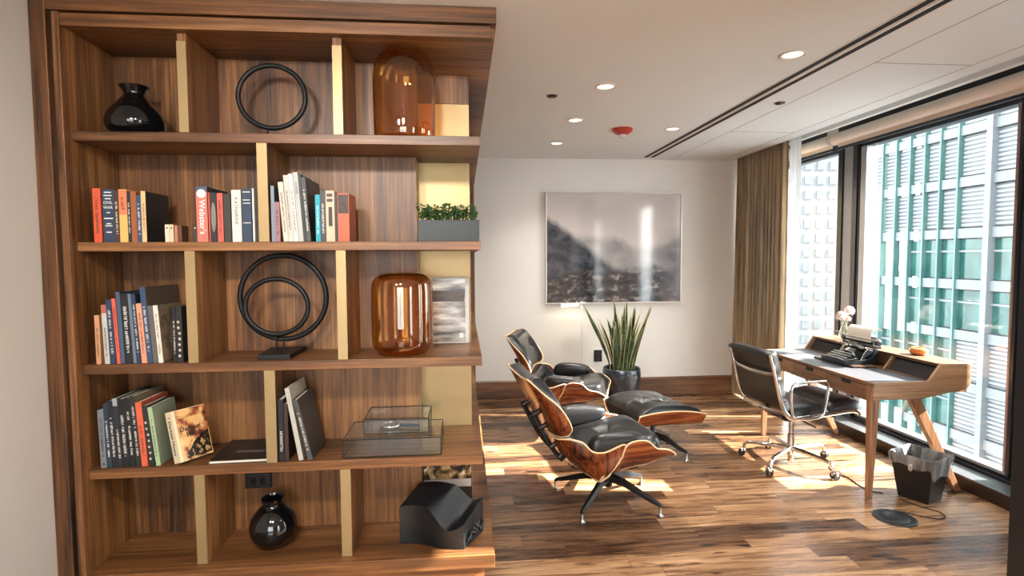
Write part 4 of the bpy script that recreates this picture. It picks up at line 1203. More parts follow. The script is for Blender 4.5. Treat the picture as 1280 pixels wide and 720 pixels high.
obj('hutch_back', box(3.318, 3.338, DY0 + 0.0205, DY1 - 0.0205, 0.757, 0.8655), desk_wood_y, DK)
obj('hutch_floor', box(3.051, 3.317, DY0 + 0.0205, DY1 - 0.0205, 0.757, 0.769), desk_wood_y, DK)
dark_in = plain('cubby_shade', srgb(36, 32, 32), rough=0.7)  # shade inside the cubbies, put into the colour
divp = [(3.052, 0.770), (3.316, 0.770), (3.316, 0.8655), (3.120, 0.8655)]
for yy in (3.70, 4.205):
    obj('hutch_divider', MB().prism(divp, yy - 0.009, yy + 0.009, 'y'), desk_wood_x_lit, DK)
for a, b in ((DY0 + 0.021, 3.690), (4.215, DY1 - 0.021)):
    obj('cubby_shade_sheet', MB().hexa([(3.085, a, 0.7695), (3.095, a, 0.7695), (3.155, a, 0.865), (3.145, a, 0.865)], [(3.085, b, 0.7695), (3.095, b, 0.7695), (3.155, b, 0.865), (3.145, b, 0.865)]), dark_in, DK)  # dark sheet near the opening stands in for the shaded interior
obj('centre_panel', box(3.150, 3.165, 3.71, 4.195, 0.7695, 0.8655), desk_wood_y, DK)
# drawers
for i in range(3):
    a = DY0 + 0.055 + i * 0.405; b = a + 0.395
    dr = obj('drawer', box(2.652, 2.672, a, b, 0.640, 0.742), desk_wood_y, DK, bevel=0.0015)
    m_ = (a + b) / 2
    obj('finger_pull', box(2.6505, 2.654, m_ - 0.045, m_ + 0.045, 0.716, 0.7425), black_slot, dr)
    obj('drawer_box', box(2.6725, 3.0, a + 0.01, b - 0.01, 0.645, 0.6895), plain('drawer_timber', srgb(120, 88, 62), rough=0.6), dr)
for yy in (DY0 + 0.002, DY1 - 0.047):
    # front legs: upright and tapered
    x0 = 2.640
    obj('leg', MB().hexa([(x0 + 0.003, yy + 0.003, 0), (x0 + 0.034, yy + 0.003, 0), (x0 + 0.034, yy + 0.034, 0), (x0 + 0.003, yy + 0.034, 0)],
                         [(x0, yy, 0.745), (x0 + 0.070, yy, 0.745), (x0 + 0.070, yy + 0.045, 0.745), (x0, yy + 0.045, 0.745)]), desk_wood_z, DK, bevel=0.003)
for yy in (DY0 + 0.04, DY1 - 0.085):
    # rear legs: raked outwards to the window
    obj('leg', MB().hexa([(3.305, yy + 0.005, 0), (3.352, yy + 0.005, 0), (3.352, yy + 0.038, 0), (3.305, yy + 0.038, 0)],
                         [(2.925, yy, 0.69), (3.010, yy, 0.69), (3.010, yy + 0.045, 0.69), (2.925, yy + 0.045, 0.69)]), desk_wood_z, DK, bevel=0.004)

# things on the desk
TZ = 0.7675
t = thing('writing_board', 'flat dark wooden board under the typewriter on the desk', 'board', (3.0, 3.98, TZ))
obj('board', MB().prism([(2.845, 4.185), (2.865, 3.765), (3.040, 3.745), (3.046, 3.80), (3.046, 4.185)], TZ + 0.0005, TZ + 0.014, 'z'), wood('dark_board', srgb(40, 26, 22), srgb(84, 58, 44), srgb(150, 116, 90), 'y', freq=2), t, bevel=0.002)

def typewriter(loc, rz):
    """manual typewriter: local -x faces the typist, carriage runs along y"""
    t = thing('typewriter', 'vintage black manual typewriter with a sheet of paper on the desk', 'typewriter', loc, R(rz))
    bk = plain('typewriter_enamel', srgb(34, 38, 42), rough=0.3, var=0.1, coat=0.3)
    nick = plain('nickel', srgb(170, 170, 166), rough=0.25, metal=1.0)
    # frame: two cheeks and a base
    side = [(-0.145, 0.0), (0.135, 0.0), (0.135, 0.118), (0.105, 0.118), (0.098, 0.060), (0.060, 0.040), (0.0, 0.034), (-0.145, 0.020)]
    for s in (-1, 1):
        obj('side_frame', MB().prism(side, s * 0.135 - 0.006, s * 0.135 + 0.006, 'y'), bk, t, w=False, bevel=0.003)
    obj('base_plate', box(-0.145, 0.135, -0.128, 0.128, 0.0, 0.012), bk, t, w=False, bevel=0.002)
    obj('front_rail', box(-0.150, -0.140, -0.130, 0.130, 0.012, 0.034), bk, t, w=False, bevel=0.003)
    obj('body_cover', MB().prism([(0.020, 0.0125), (0.125, 0.0125), (0.125, 0.098), (0.085, 0.110), (0.045, 0.085)], -0.105, 0.105, 'y'), bk, t, w=False, bevel=0.004)
    # keys on levers, four stepped rows
    ivory = plain('key_top', srgb(214, 210, 198), rough=0.4)
    for r in range(4):
        x = -0.128 + 0.027 * r; z = 0.030 + 0.0125 * r
        nk = 11 - (r == 0)
        for k in range(nk):
            y = (k - (nk - 1) / 2) * 0.0205 + (0.006 if r % 2 else 0)
            kt = obj('key', MB().cyl((x, y, z), (x, y, z + 0.006), 0.0086, n=12), nick, t, w=False, smooth=40)
            obj('key_face', MB().cyl((x, y, z + 0.0061), (x, y, z + 0.0070), 0.0070, n=12), ivory, kt, w=False)
            obj('key_lever', MB().tube([(x, y, z), (x + 0.03, y, z - 0.012 if z > 0.035 else z - 0.004), (0.02, y * 0.9, 0.030)], 0.0016, 5), nick, kt, w=False)
    obj('space_bar', box(-0.149, -0.1415, -0.075, 0.075, 0.0345, 0.040), bk, t, w=False, bevel=0.002)
    # open front: bright side rods, segment arc and ribbon guards
    for s in (-1, 1):
        obj('side_rod', MB().tube([(0.0, s * 0.129, 0.034), (0.030, s * 0.129, 0.085), (0.060, s * 0.129, 0.118)], 0.0045, 8), nick, t, w=False, smooth=60)
        obj('ribbon_guard', MB().tube([(0.015 + 0.030 * math.cos(a), s * 0.085 + 0.034 * math.sin(a), 0.1375) for a in [2 * PI * k / 24 for k in range(24)]], 0.003, 6, closed=True), nick, t, w=False, smooth=60)
    obj('type_segment', MB().tube([(-0.018, 0.085 * math.sin(R(q)), 0.050 + 0.040 * math.cos(R(q))) for q in range(-80, 81, 10)], 0.006, 8), nick, t, w=False, smooth=60)
    obj('card_holder', MB().box(0.030, 0.034, -0.05, 0.05, 0.128, 0.160), nick, t, w=False, bevel=0.002)
    # type basket
    for k in range(15):
        a = R(-60 + 8.57 * k)
        obj('type_bar', MB().tube([(-0.01, 0.075 * math.sin(a), 0.070 + 0.004 * math.cos(a)), (0.028, 0.05 * math.sin(a), 0.104)], 0.0022, 5), nick, t, w=False)
    obj('ribbon_spool', MB().cyl((0.045, -0.085, 0.116), (0.045, -0.085, 0.136), 0.030, n=24), nick, t, w=False, smooth=40)
    obj('ribbon_spool', MB().cyl((0.045, 0.085, 0.116), (0.045, 0.085, 0.136), 0.030, n=24), nick, t, w=False, smooth=40)
    # carriage
    cy = -0.02
    obj('carriage_rail', box(0.055, 0.120, cy - 0.175, cy + 0.175, 0.128, 0.146), bk, t, w=False, bevel=0.003)
    obj('platen', MB().cyl((0.082, cy - 0.16, 0.170), (0.082, cy + 0.16, 0.170), 0.021, n=28), plain('rubber_roller', srgb(34, 34, 36), rough=0.6), t, w=False, smooth=40)
    for s in (-1, 1):
        obj('platen_knob', MB().cyl((0.082, cy + s * 0.176, 0.170), (0.082, cy + s * 0.200, 0.170), 0.019, n=20), bk, t, w=False, smooth=40, bevel=0.002)
        obj('carriage_end', MB().prism([(0.050, 0.146), (0.118, 0.146), (0.118, 0.190), (0.095, 0.202), (0.060, 0.195)], cy + s * 0.166 - 0.004, cy + s * 0.166 + 0.004, 'y'), nick, t, w=False, bevel=0.002)
    obj('return_lever', MB().tube([(0.07, cy + 0.17, 0.196), (0.04, cy + 0.19, 0.212), (-0.01, cy + 0.205, 0.215)], 0.004, 8), nick, t, w=False, smooth=60)
    obj('paper_bail', MB().tube([(0.056, cy - 0.15, 0.188), (0.056, cy + 0.15, 0.188)], 0.003, 8), nick, t, w=False)
    obj('paper_rest', MB().prism([(0.112, 0.150), (0.116, 0.150), (0.128, 0.205), (0.124, 0.205)], cy - 0.12, cy + 0.12, 'y'), bk, t, w=False)
    # sheet curling back over the roller
    def sheet(u, v):
        a = lerp(-0.9, 1.35, v)
        y = lerp(cy - 0.136, cy + 0.136, u)
        if v < 0.35:
            q = v / 0.35
            return Vector((0.058 + 0.004 * q, y, 0.172 + 0.052 * q))
        q = (v - 0.35) / 0.65
        ang = q * 2.5
        return Vector((0.062 + 0.062 * (1 - math.cos(ang)) * 0.9, y, 0.224 + 0.052 * math.sin(ang)))
    sN = normal_fn(sheet)
    obj('paper_sheet', MB().slab(sheet, lambda u, v: sheet(u, v) + sN(u, v) * 0.0006, 4, 30), plain('typing_paper', srgb(226, 216, 200), rough=0.8, var=0.02), t, w=False, smooth=70)
    return t
tw = typewriter((2.975, 3.955, TZ + 0.0145), 0)
tw.scale = (0.93, 0.98, 0.98)

# bud vase with two pink blooms on the hutch
HZ = 0.8845
t = thing('flower_vase', 'small clear glass vase holding white blooms behind the typewriter', 'vase', (3.23, 4.36, HZ))
vp = smooth_prof([(0, 0), (0.022, 0.0), (0.036, 0.004), (0.042, 0.03), (0.034, 0.075), (0.019, 0.115), (0.016, 0.135), (0.021, 0.152)])
obj('glass_body', MB().lathe(vp + [(0.019, 0.152), (0.014, 0.135), (0.017, 0.115), (0.031, 0.075), (0.038, 0.03), (0.030, 0.008), (0, 0.006)], 32, (3.23, 4.36, HZ + 0.0005)), clear_glass, t, smooth=60)
obj('water', MB().lathe([(0, 0.008), (0.030, 0.009), (0.037, 0.03), (0.033, 0.06), (0, 0.06)], 24, (3.23, 4.36, HZ + 0.0005)), thin_glass('vase_water', (0.93, 0.92, 0.78, 1), 0.4), t, smooth=60)
petal = plain('pink_petal', srgb(246, 234, 230), rough=0.7, var=0.08, scale=60)
stemm = plain('green_stem', srgb(120, 140, 66), rough=0.6, var=0.2)
rn = random.Random(2)
for c, r_ in (((3.222, 4.395, HZ + 0.195), 0.046), ((3.245, 4.325, HZ + 0.248), 0.044), ((3.240, 4.33, HZ + 0.180), 0.024)):
    c = Vector(c)
    st = obj('stem', MB().tube([(3.232, 4.362, HZ + 0.012), (3.230, 4.36, HZ + 0.12), tuple(c)], 0.0022, 6), stemm, t, smooth=60)
    mb = MB()
    for k in range(46):
        a = k * 2.39996; z = 1 - 1.75 * k / 46
        d = Vector((math.cos(a) * math.sqrt(max(0, 1 - z * z)), math.sin(a) * math.sqrt(max(0, 1 - z * z)), z))
        s = d.cross(Vector((0.3, 0.2, 1))).normalized(); n_ = d.cross(s)
        p = c + d * r_ * 0.35
        mb.add([p, p + d * r_ * 0.5 + s * r_ * 0.3, p + d * r_ * 0.72 + n_ * r_ * 0.1, p + d * r_ * 0.5 - s * r_ * 0.3], [(0, 1, 2), (0, 2, 3)])
    mb.sphere(tuple(c), r_ * 0.6, 12)
    obj('bloom', mb, petal, st, recalc=False)
t = thing('glass_dish', 'small amber glass dish on the window end of the desk hutch', 'dish', (3.262, 3.63, HZ))
dp = [(0, 0.0), (0.03, 0.0), (0.048, 0.006), (0.058, 0.022), (0.054, 0.042), (0.040, 0.052), (0.034, 0.050), (0.046, 0.038), (0.050, 0.022), (0.040, 0.010), (0, 0.008)]
obj('bowl', MB().lathe(dp, 36, (3.262, 3.63, HZ + 0.0005)), plain('amber_dish', srgb(214, 132, 62), rough=0.12, var=0.25, scale=40, coat=0.5), t, smooth=60)

# ---------------------------------------------------------------- office chair
OC = thing('office_chair', 'black leather office chair with a chrome frame on casters at the desk', 'chair', (2.50, 3.93, 0), R(4))
# local: +x faces the desk
W2 = 0.245
prof = [(-0.365, 0.905), (-0.335, 0.80), (-0.305, 0.68), (-0.275, 0.56), (-0.235, 0.475), (-0.17, 0.435), (-0.05, 0.440), (0.12, 0.455), (0.28, 0.470), (0.345, 0.462), (0.362, 0.44)]
path = [polyline(prof, i / 44) for i in range(45)]
for s in (-1, 1):
    obj('side_rail', MB().tube([(p.x, s * (W2 + 0.012), p.y) for p in path], 0.017, 10, flat=0.6, up=Vector((0, 0, 1)) if False else Vector((1, 0, 0))), chrome, OC, w=False, smooth=60)
    # arm loop
    ap = [(-0.205, 0.480), (-0.215, 0.56), (-0.215, 0.65), (-0.195, 0.688), (-0.15, 0.697), (0.03, 0.705), (0.065, 0.697), (0.078, 0.665), (0.062, 0.56), (0.045, 0.478), (0.02, 0.448), (-0.04, 0.436), (-0.14, 0.44), (-0.19, 0.455)]
    n_ = len(ap)
    pts = []
    for i in range(n_):
        for k in range(4):
            f = k / 4
            P4 = [Vector(ap[(i + j) % n_]) for j in (-1, 0, 1, 2)]
            q = 0.5 * (2 * P4[1] + (P4[2] - P4[0]) * f + (2 * P4[0] - 5 * P4[1] + 4 * P4[2] - P4[3]) * f ** 2 + (3 * P4[1] - P4[0] - 3 * P4[2] + P4[3]) * f ** 3)
            pts.append((q.x, s * (W2 + 0.040), q.y))
    obj('armrest', MB().tube(pts, 0.0125, 10, closed=True, up=Vector((0, 1, 0)), flat=0.62), chrome, OC, w=False, smooth=60)
# sling: thin leather sheet between the rails, with padded cushions in front
def sling(v): return polyline(prof, v)
def pnorm(v):
    a, b = polyline(prof, max(v - 0.01, 0)), polyline(prof, min(v + 0.01, 1))
    d = (b - a).normalized()
    return Vector((-d.y, d.x)) if True else None
obj('sling', MB().slab(lambda u, v: Vector((sling(v).x, lerp(-W2, W2, u), sling(v).y)), lambda u, v: Vector((sling(v).x + pnorm(v).x * 0.006, lerp(-W2, W2, u), sling(v).y + pnorm(v).y * 0.006)), 12, 60), leather, OC, w=False, smooth=60)
def pad(v0, v1, th):
    def f0(u, v):
        q = lerp(v0, v1, v); p = sling(q); n = pnorm(q)
        return Vector((p.x + n.x * 0.0065, lerp(-W2 - 0.004, W2 + 0.004, u), p.y + n.y * 0.0065))
    def f1(u, v):
        q = lerp(v0, v1, v); p = sling(q); n = pnorm(q)
        h = 0.0068 + th * max((1 - abs(2 * u - 1) ** 14) * (1 - abs(2 * v - 1) ** 7), 0) ** 0.5
        return Vector((p.x + n.x * h, lerp(-W2 - 0.004, W2 + 0.004, u), p.y + n.y * h))
    return MB().slab(f0, f1, 28, 18)
for nm, a, b in (('back_pad', 0.0, 0.155), ('back_pad', 0.158, 0.30), ('back_pad', 0.303, 0.43), ('seat_pad', 0.47, 0.70), ('seat_pad', 0.703, 0.965)):
    obj(nm, pad(a, b, 0.075), leather, OC, w=False, smooth=70)
hb = sling(0.0)
obj('top_roll', MB().sq((hb.x + 0.006, 0, hb.y - 0.01), 0.026, W2 + 0.008, 0.03, 0.7, 0.25, 28, 14), leather, OC, w=False, smooth=70)
# cross braces behind
for v, dz in ((0.13, 0), (0.40, 0)):
    p = sling(v); n_ = pnorm(v)
    obj('cross_brace', MB().tube([(p.x - n_.x * 0.0, -W2 - 0.01, p.y), (p.x - n_.x * 0.02, -W2 * 0.7, p.y - 0.012), (p.x - n_.x * 0.028, 0, p.y - 0.018), (p.x - n_.x * 0.02, W2 * 0.7, p.y - 0.012), (p.x, W2 + 0.01, p.y)], 0.012, 10, flat=0.5), chrome, OC, w=False, smooth=60)
for x in (-0.10, 0.16):
    obj('seat_spreader', MB().tube([(x, -W2 - 0.01, 0.430), (x, -0.1, 0.405), (x, 0.1, 0.405), (x, W2 + 0.01, 0.430)], 0.011, 10), chrome, OC, w=False, smooth=60)
mech = obj('tilt_mechanism', box(-0.085, 0.12, -0.055, 0.055, 0.345, 0.395), black_plastic, OC, w=False, bevel=0.012)
obj('mechanism_arm', MB().tube([(-0.08, 0, 0.37), (-0.16, 0, 0.40), (-0.26, 0, 0.462)], 0.015, 8, flat=1.5), black_metal, OC, w=False, smooth=50)
obj('tension_knob', MB().cyl((0.12, 0, 0.355), (0.17, 0, 0.345), 0.028, n=20), black_plastic, mech, w=False, smooth=40, bevel=0.003)
obj('height_lever', MB().tube([(0.03, -0.055, 0.36), (0.03, -0.16, 0.352), (0.035, -0.22, 0.35)], 0.006, 8), black_metal, mech, w=False, smooth=50)
obj('column', MB().lathe([(0, 0.02), (0.020, 0.02), (0.020, 0.075), (0.030, 0.08), (0.030, 0.135), (0.026, 0.15), (0.026, 0.235), (0.018, 0.24), (0.018, 0.345), (0, 0.345)], 24), chrome, OC, w=False, smooth=40)
for i, a in enumerate((140.5, 215, 292, 14.5, 86)):
    a -= 4
    d = Vector((math.cos(R(a)), math.sin(R(a)), 0)); s = Vector((-d.y, d.x, 0))
    lg = obj('leg', MB().tube([d * 0.020 + Vector((0, 0, 0.125)), d * 0.15 + Vector((0, 0, 0.122)), d * 0.28 + Vector((0, 0, 0.115)), d * 0.318 + Vector((0, 0, 0.108)), d * 0.335 + Vector((0, 0, 0.085)), d * 0.338 + Vector((0, 0, 0.06))], [0.020, 0.018, 0.015, 0.014, 0.013, 0.011], 12), chrome, OC, w=False, smooth=60)
    c = d * 0.338 + d * 0.012
    wq = Matrix.Rotation(R(37 * i), 4, 'Z') @ s
    for q in (-1, 1):
        obj('caster_wheel', MB().cyl(c + wq * q * 0.006 + Vector((0, 0, 0.0275)), c + wq * q * 0.023 + Vector((0, 0, 0.0275)), 0.027, n=22), black_plastic, lg, w=False, smooth=40, bevel=0.003)
    obj('caster_hood', MB().sq(tuple(c + Vector((0, 0, 0.040))), 0.026, 0.026, 0.024, 1, 1, 20, 10), chrome, lg, w=False, smooth=70)

# ---------------------------------------------------------------- waste basket with a clear liner
WB = thing('waste_basket', 'square black woven waste basket with a translucent bag liner beside the desk leg', 'waste basket', (2.995, 3.285, 0), R(24))
def taper(h0, h1, z0, z1, wall, z_in=None):
    mb = MB()
    a, b = h0, h1
    q = lambda s, z: [(-s, -s, z), (s, -s, z), (s, s, z), (-s, s, z)]
    mb.v = q(a, z0) + q(b, z1) + q(b - wall, z1) + q(a - wall, z0 + 0.008)
    for o_ in (0, 4, 8):
        mb.f += [(o_ + i, o_ + (i + 1) % 4, o_ + 4 + (i + 1) % 4, o_ + 4 + i) for i in range(4)]
    mb.f += [(3, 2, 1, 0), (12, 13, 14, 15)]
    return mb
wov, nt, out = newmat('black_woven_panel')
p = nd(nt, 'ShaderNodeBsdfPrincipled'); p.inputs['Roughness'].default_value = 0.45
tc = nd(nt, 'ShaderNodeTexCoord'); br = nd(nt, 'ShaderNodeTexBrick')
sx = nd(nt, 'ShaderNodeSeparateXYZ'); nt.links.new(tc.outputs['Object'], sx.inputs[0])
ad = nd(nt, 'ShaderNodeMath', operation='ADD'); nt.links.new(sx.outputs[0], ad.inputs[0]); nt.links.new(sx.outputs[1], ad.inputs[1])
cb = nd(nt, 'ShaderNodeCombineXYZ'); nt.links.new(ad.outputs[0], cb.inputs[0]); nt.links.new(sx.outputs[2], cb.inputs[1])
nt.links.new(cb.outputs[0], br.inputs['Vector'])
br.inputs['Scale'].default_value = 1.0; br.inputs['Brick Width'].default_value = 0.034; br.inputs['Row Height'].default_value = 0.021; br.inputs['Mortar Size'].default_value = 0.0022
br.inputs['Color1'].default_value = srgb(26, 27, 30); br.inputs['Color2'].default_value = srgb(34, 35, 38); br.inputs['Mortar'].default_value = srgb(8, 8, 9)
nt.links.new(br.outputs['Color'], p.inputs['Base Color'])
bp = nd(nt, 'ShaderNodeBump'); bp.inputs['Strength'].default_value = 0.8; bp.inputs['Distance'].default_value = 0.004; bp.invert = True
nt.links.new(br.outputs['Fac'], bp.inputs['Height']); nt.links.new(bp.outputs[0], p.inputs['Normal'])
nt.links.new(p.outputs[0], out.inputs[0])
obj('body', taper(0.088, 0.128, 0.0, 0.298, 0.006), wov, WB, w=False, bevel=0.004)
def liner_mat():
    m, nt, out = newmat('translucent_liner')
    t = nd(nt, 'ShaderNodeBsdfTransparent'); t.inputs[0].default_value = (0.95, 0.95, 0.95, 1)
    p = nd(nt, 'ShaderNodeBsdfPrincipled'); p.inputs['Base Color'].default_value = (0.80, 0.80, 0.80, 1); p.inputs['Roughness'].default_value = 0.25
    n1 = nd(nt, 'ShaderNodeTexNoise'); n1.inputs['Scale'].default_value = 14; n1.inputs['Detail'].default_value = 2; n1.inputs['Distortion'].default_value = 0.6
    nt.links.new(objcoord(nt, (1.6, 1.6, 0.25)), n1.inputs['Vector'])
    mr = nd(nt, 'ShaderNodeMapRange'); mr.inputs['From Min'].default_value = 0.35; mr.inputs['From Max'].default_value = 0.7; mr.inputs['To Min'].default_value = 0.14; mr.inputs['To Max'].default_value = 0.52
    nt.links.new(n1.outputs['Fac'], mr.inputs['Value'])
    b = nd(nt, 'ShaderNodeBump'); b.inputs['Strength'].default_value = 0.6; b.inputs['Distance'].default_value = 0.01
    nt.links.new(n1.outputs['Fac'], b.inputs['Height']); nt.links.new(b.outputs[0], p.inputs['Normal'])
    mx = nd(nt, 'ShaderNodeMixShader'); nt.links.new(mr.outputs[0], mx.inputs[0]); nt.links.new(t.outputs[0], mx.inputs[1]); nt.links.new(p.outputs[0], mx.inputs[2])
    nt.links.new(mx.outputs[0], out.inputs[0])
    return m
lin = liner_mat()
rn = random.Random(6)
lm = MB()
# folded over the rim outside, hanging inside
K = 64
def sqp(h, i):
    a = i / K * 4; e = int(a) % 4; f = (a % 1) * 2 - 1
    return [(f, -1), (1, f), (-f, 1), (-1, -f)][e][0] * h, [(f, -1), (1, f), (-f, 1), (-1, -f)][e][1] * h
rows = []
jit = [rn.uniform(-1, 1) for _ in range(K)]
def linrow(h, z, j, drop):
    r_ = []
    for i in range(K):
        x, y = sqp(h + j * jit[i] * 0.002 + j * 0.002 * math.sin(i * 1.7), i)
        side = int(i / K * 4) % 4
        dz = -drop * (0.80 + 0.12 * math.sin(i * 0.55 + 1) + (0.55 if side == 0 else 0))
        r_.append((x, y, z + dz))
    return r_
rows = [linrow(0.1265, 0.293, 1.0, 0.085), linrow(0.1305, 0.296, 0.6, 0.045), linrow(0.1325, 0.297, 0.4, 0.012), linrow(0.1285, 0.3005, 0.0, -0.002), linrow(0.119, 0.296, 0.0, 0.0), linrow(0.111, 0.265, 0.5, 0.02), linrow(0.104, 0.20, 0.8, 0.02), linrow(0.092, 0.08, 0.5, 0.02)]
rows[0] = [(x * 1.0, y * 1.0, z) for x, y, z in rows[0]]
lm.v = [q for r_ in rows for q in r_]
lm.f = [(j * K + i, j * K + (i + 1) % K, (j + 1) * K + (i + 1) % K, (j + 1) * K + i) for j in range(len(rows) - 1) for i in range(K)]
ln = obj('bag_liner', lm, lin, WB, w=False, smooth=60, recalc=False)
obj('liner_knot', MB().sq((-0.131, 0.0, 0.225), 0.009, 0.012, 0.024, 0.8, 0.8, 12, 8), plain('bunched_plastic', srgb(196, 190, 182), rough=0.3), ln, w=False, smooth=60)

# ---------------------------------------------------------------- floor outlet and cords
t = thing('floor_outlet', 'round black floor outlet cover near the waste basket', 'outlet', (2.605, 3.03, 0))
obj('cover', MB().lathe([(0, 0.0005), (0.118, 0.0005), (0.118, 0.003), (0.112, 0.007), (0.086, 0.008), (0.084, 0.0065), (0.080, 0.0065), (0.078, 0.008), (0, 0.0085)], 56, (2.605, 3.03, 0)), black_plastic, t, smooth=40)
obj('flap', box(2.56, 2.60, 3.045, 3.065, 0.0086, 0.0105), plain('dark_grey_plastic', srgb(40, 41, 44), rough=0.5), t, bevel=0.001)
obj('flap', box(2.60, 2.64, 2.99, 3.01, 0.0086, 0.0105), MATS['dark_grey_plastic'], t, bevel=0.001)
def cord(label, pts, r=0.0032, name='power_cord'):
    P = [polyline(pts, i / (len(pts) * 8)) for i in range(len(pts) * 8 + 1)]
    return tag(obj(name, MB().tube(P, r, 7), plain('black_cord', srgb(18, 18, 18), rough=0.5), smooth=70), label, 'cord')
cord('thin black cord looping from the round floor outlet behind the waste basket', [(2.655, 3.07, 0.012), (2.68, 3.10, 0.004), (2.72, 3.09, 0.0035), (2.79, 3.02, 0.0035), (2.86, 2.985, 0.0035), (2.92, 3.01, 0.0035), (2.935, 3.07, 0.0035), (2.90, 3.12, 0.0035), (2.86, 3.20, 0.0035), (2.845, 3.27, 0.0035)])
cord('thin black cord trailing across the floor under the desk to the sill', [(2.80, 3.36, 0.0035), (2.74, 3.40, 0.0035), (2.73, 3.50, 0.0035), (2.745, 3.62, 0.0035), (2.72, 3.74, 0.0035), (2.76, 3.84, 0.0035), (2.88, 3.86, 0.0035), (3.00, 3.92, 0.0035), (3.20, 4.05, 0.0035), (3.37, 4.10, 0.0035)])

# ---------------------------------------------------------------- snake plant
PP = thing('snake_plant', 'tall variegated snake plant in a dark metallic pot against the back wall', 'plant', (1.665, 5.62, 0))
pc = (1.665, 5.62, 0.0)
potm = plain('oxidised_pot', srgb(84, 90, 98), rough=0.2, metal=0.75, var=0.5, scale=9)
obj('pot', MB().lathe(smooth_prof([(0, 0.002), (0.10, 0.002), (0.125, 0.006), (0.165, 0.10), (0.192, 0.24), (0.200, 0.37), (0.195, 0.425)]) + [(0.188, 0.43), (0.180, 0.42), (0.176, 0.37), (0, 0.365)], 48, pc), potm, PP, smooth=50)
obj('soil', MB().lathe([(0, 0.385), (0.177, 0.376), (0.177, 0.368), (0, 0.368)], 32, pc), MATS['soil'], PP, smooth=50)
def leaf_mat():
    m, nt, out = newmat('variegated_leaf')
    p = nd(nt, 'ShaderNodeBsdfPrincipled'); p.inputs['Roughness'].default_value = 0.38
    uv = nd(nt, 'ShaderNodeUVMap'); sx = nd(nt, 'ShaderNodeSeparateXYZ'); nt.links.new(uv.outputs[0], sx.inputs[0])
    sb = nd(nt, 'ShaderNodeMath', operation='SUBTRACT'); nt.links.new(sx.outputs[0], sb.inputs[0]); sb.inputs[1].default_value = 0.5
    ab = nd(nt, 'ShaderNodeMath', operation='ABSOLUTE'); nt.links.new(sb.outputs[0], ab.inputs[0])
    gt = nd(nt, 'ShaderNodeMath', operation='GREATER_THAN'); nt.links.new(ab.outputs[0], gt.inputs[0]); gt.inputs[1].default_value = 0.39
    no = nd(nt, 'ShaderNodeTexNoise'); no.inputs['Scale'].default_value = 7; no.inputs['Detail'].default_value = 4
    nt.links.new(objcoord(nt, (0.6, 0.6, 4)), no.inputs['Vector'])
    r = ramp(nt, [(0.4, srgb(18, 32, 22)), (0.62, srgb(58, 82, 54))]); nt.links.new(no.outputs['Fac'], r.inputs[0])
    mx = nd(nt, 'ShaderNodeMix', data_type='RGBA'); nt.links.new(gt.outputs[0], mx.inputs['Factor']); nt.links.new(r.outputs[0], mx.inputs[6]); mx.inputs[7].default_value = srgb(196, 188, 134)
    nt.links.new(mx.outputs[2], p.inputs['Base Color']); nt.links.new(p.outputs[0], out.inputs[0])
    return m
lfm = leaf_mat()
rn = random.Random(21)
def snake_leaf(base, h, lean, az, w, tw):
    N = 18
    lx, ly = lean * math.cos(az), lean * math.sin(az)
    vs = []; fs = []; uvs = []
    for j in range(N + 1):
        f = j / N
        wd = w * (0.55 + 0.45 * math.sin(min(f / 0.55, 1) * PI / 2)) * (1 if f < 0.55 else max(0.02, 1 - ((f - 0.55) / 0.45) ** 1.7))
        a = az + PI / 2 + tw * f
        c = Vector((base[0] + lx * f ** 1.4 * h, base[1] + ly * f ** 1.4 * h, base[2] + h * f * (1 - 0.08 * lean)))
        s = Vector((math.cos(a), math.sin(a), 0)); n_ = Vector((-s.y, s.x, 0))
        for k in range(5):
            q = k / 4 * 2 - 1
            vs.append(c + s * q * wd + n_ * (wd * 0.35 * q * q))
    mb = MB(); mb.v = [tuple(v) for v in vs]
    for j in range(N):
        for k in range(4):
            mb.f.append((j * 5 + k, j * 5 + k + 1, (j + 1) * 5 + k + 1, (j + 1) * 5 + k))
    o = obj('leaf', mb, lfm, PP, smooth=80, recalc=False)
    ul = o.data.uv_layers.new(name='UVMap')
    for lp in o.data.loops:
        ul.data[lp.index].uv = ((lp.vertex_index % 5) / 4, (lp.vertex_index // 5) / N)
    sd = o.modifiers.new('thick', 'SOLIDIFY'); sd.thickness = 0.004
for i in range(42):
    a = rn.uniform(0, 2 * PI); r_ = 0.135 * math.sqrt(rn.random())
    b = (pc[0] + r_ * math.cos(a), pc[1] + r_ * math.sin(a), 0.378)
    az = a + rn.uniform(-0.5, 0.5)
    snake_leaf(b, rn.uniform(0.44, 0.76), rn.uniform(0.04, 0.36) * (0.3 + r_ / 0.135), az, rn.uniform(0.024, 0.038), PI / 2 * rn.choice((0, 1)) + rn.uniform(-0.9, 0.9))
snake_leaf((pc[0] + 0.1, pc[1] - 0.03, 0.378), 0.63, 0.28, 0.1, 0.026, 0.3)
snake_leaf((pc[0] - 0.1, pc[1] - 0.04, 0.378), 0.56, 0.34, 3.3, 0.024, -0.3)
snake_leaf((pc[0] + 0.03, pc[1], 0.378), 0.78, 0.05, 0.6, 0.028, 0.5)

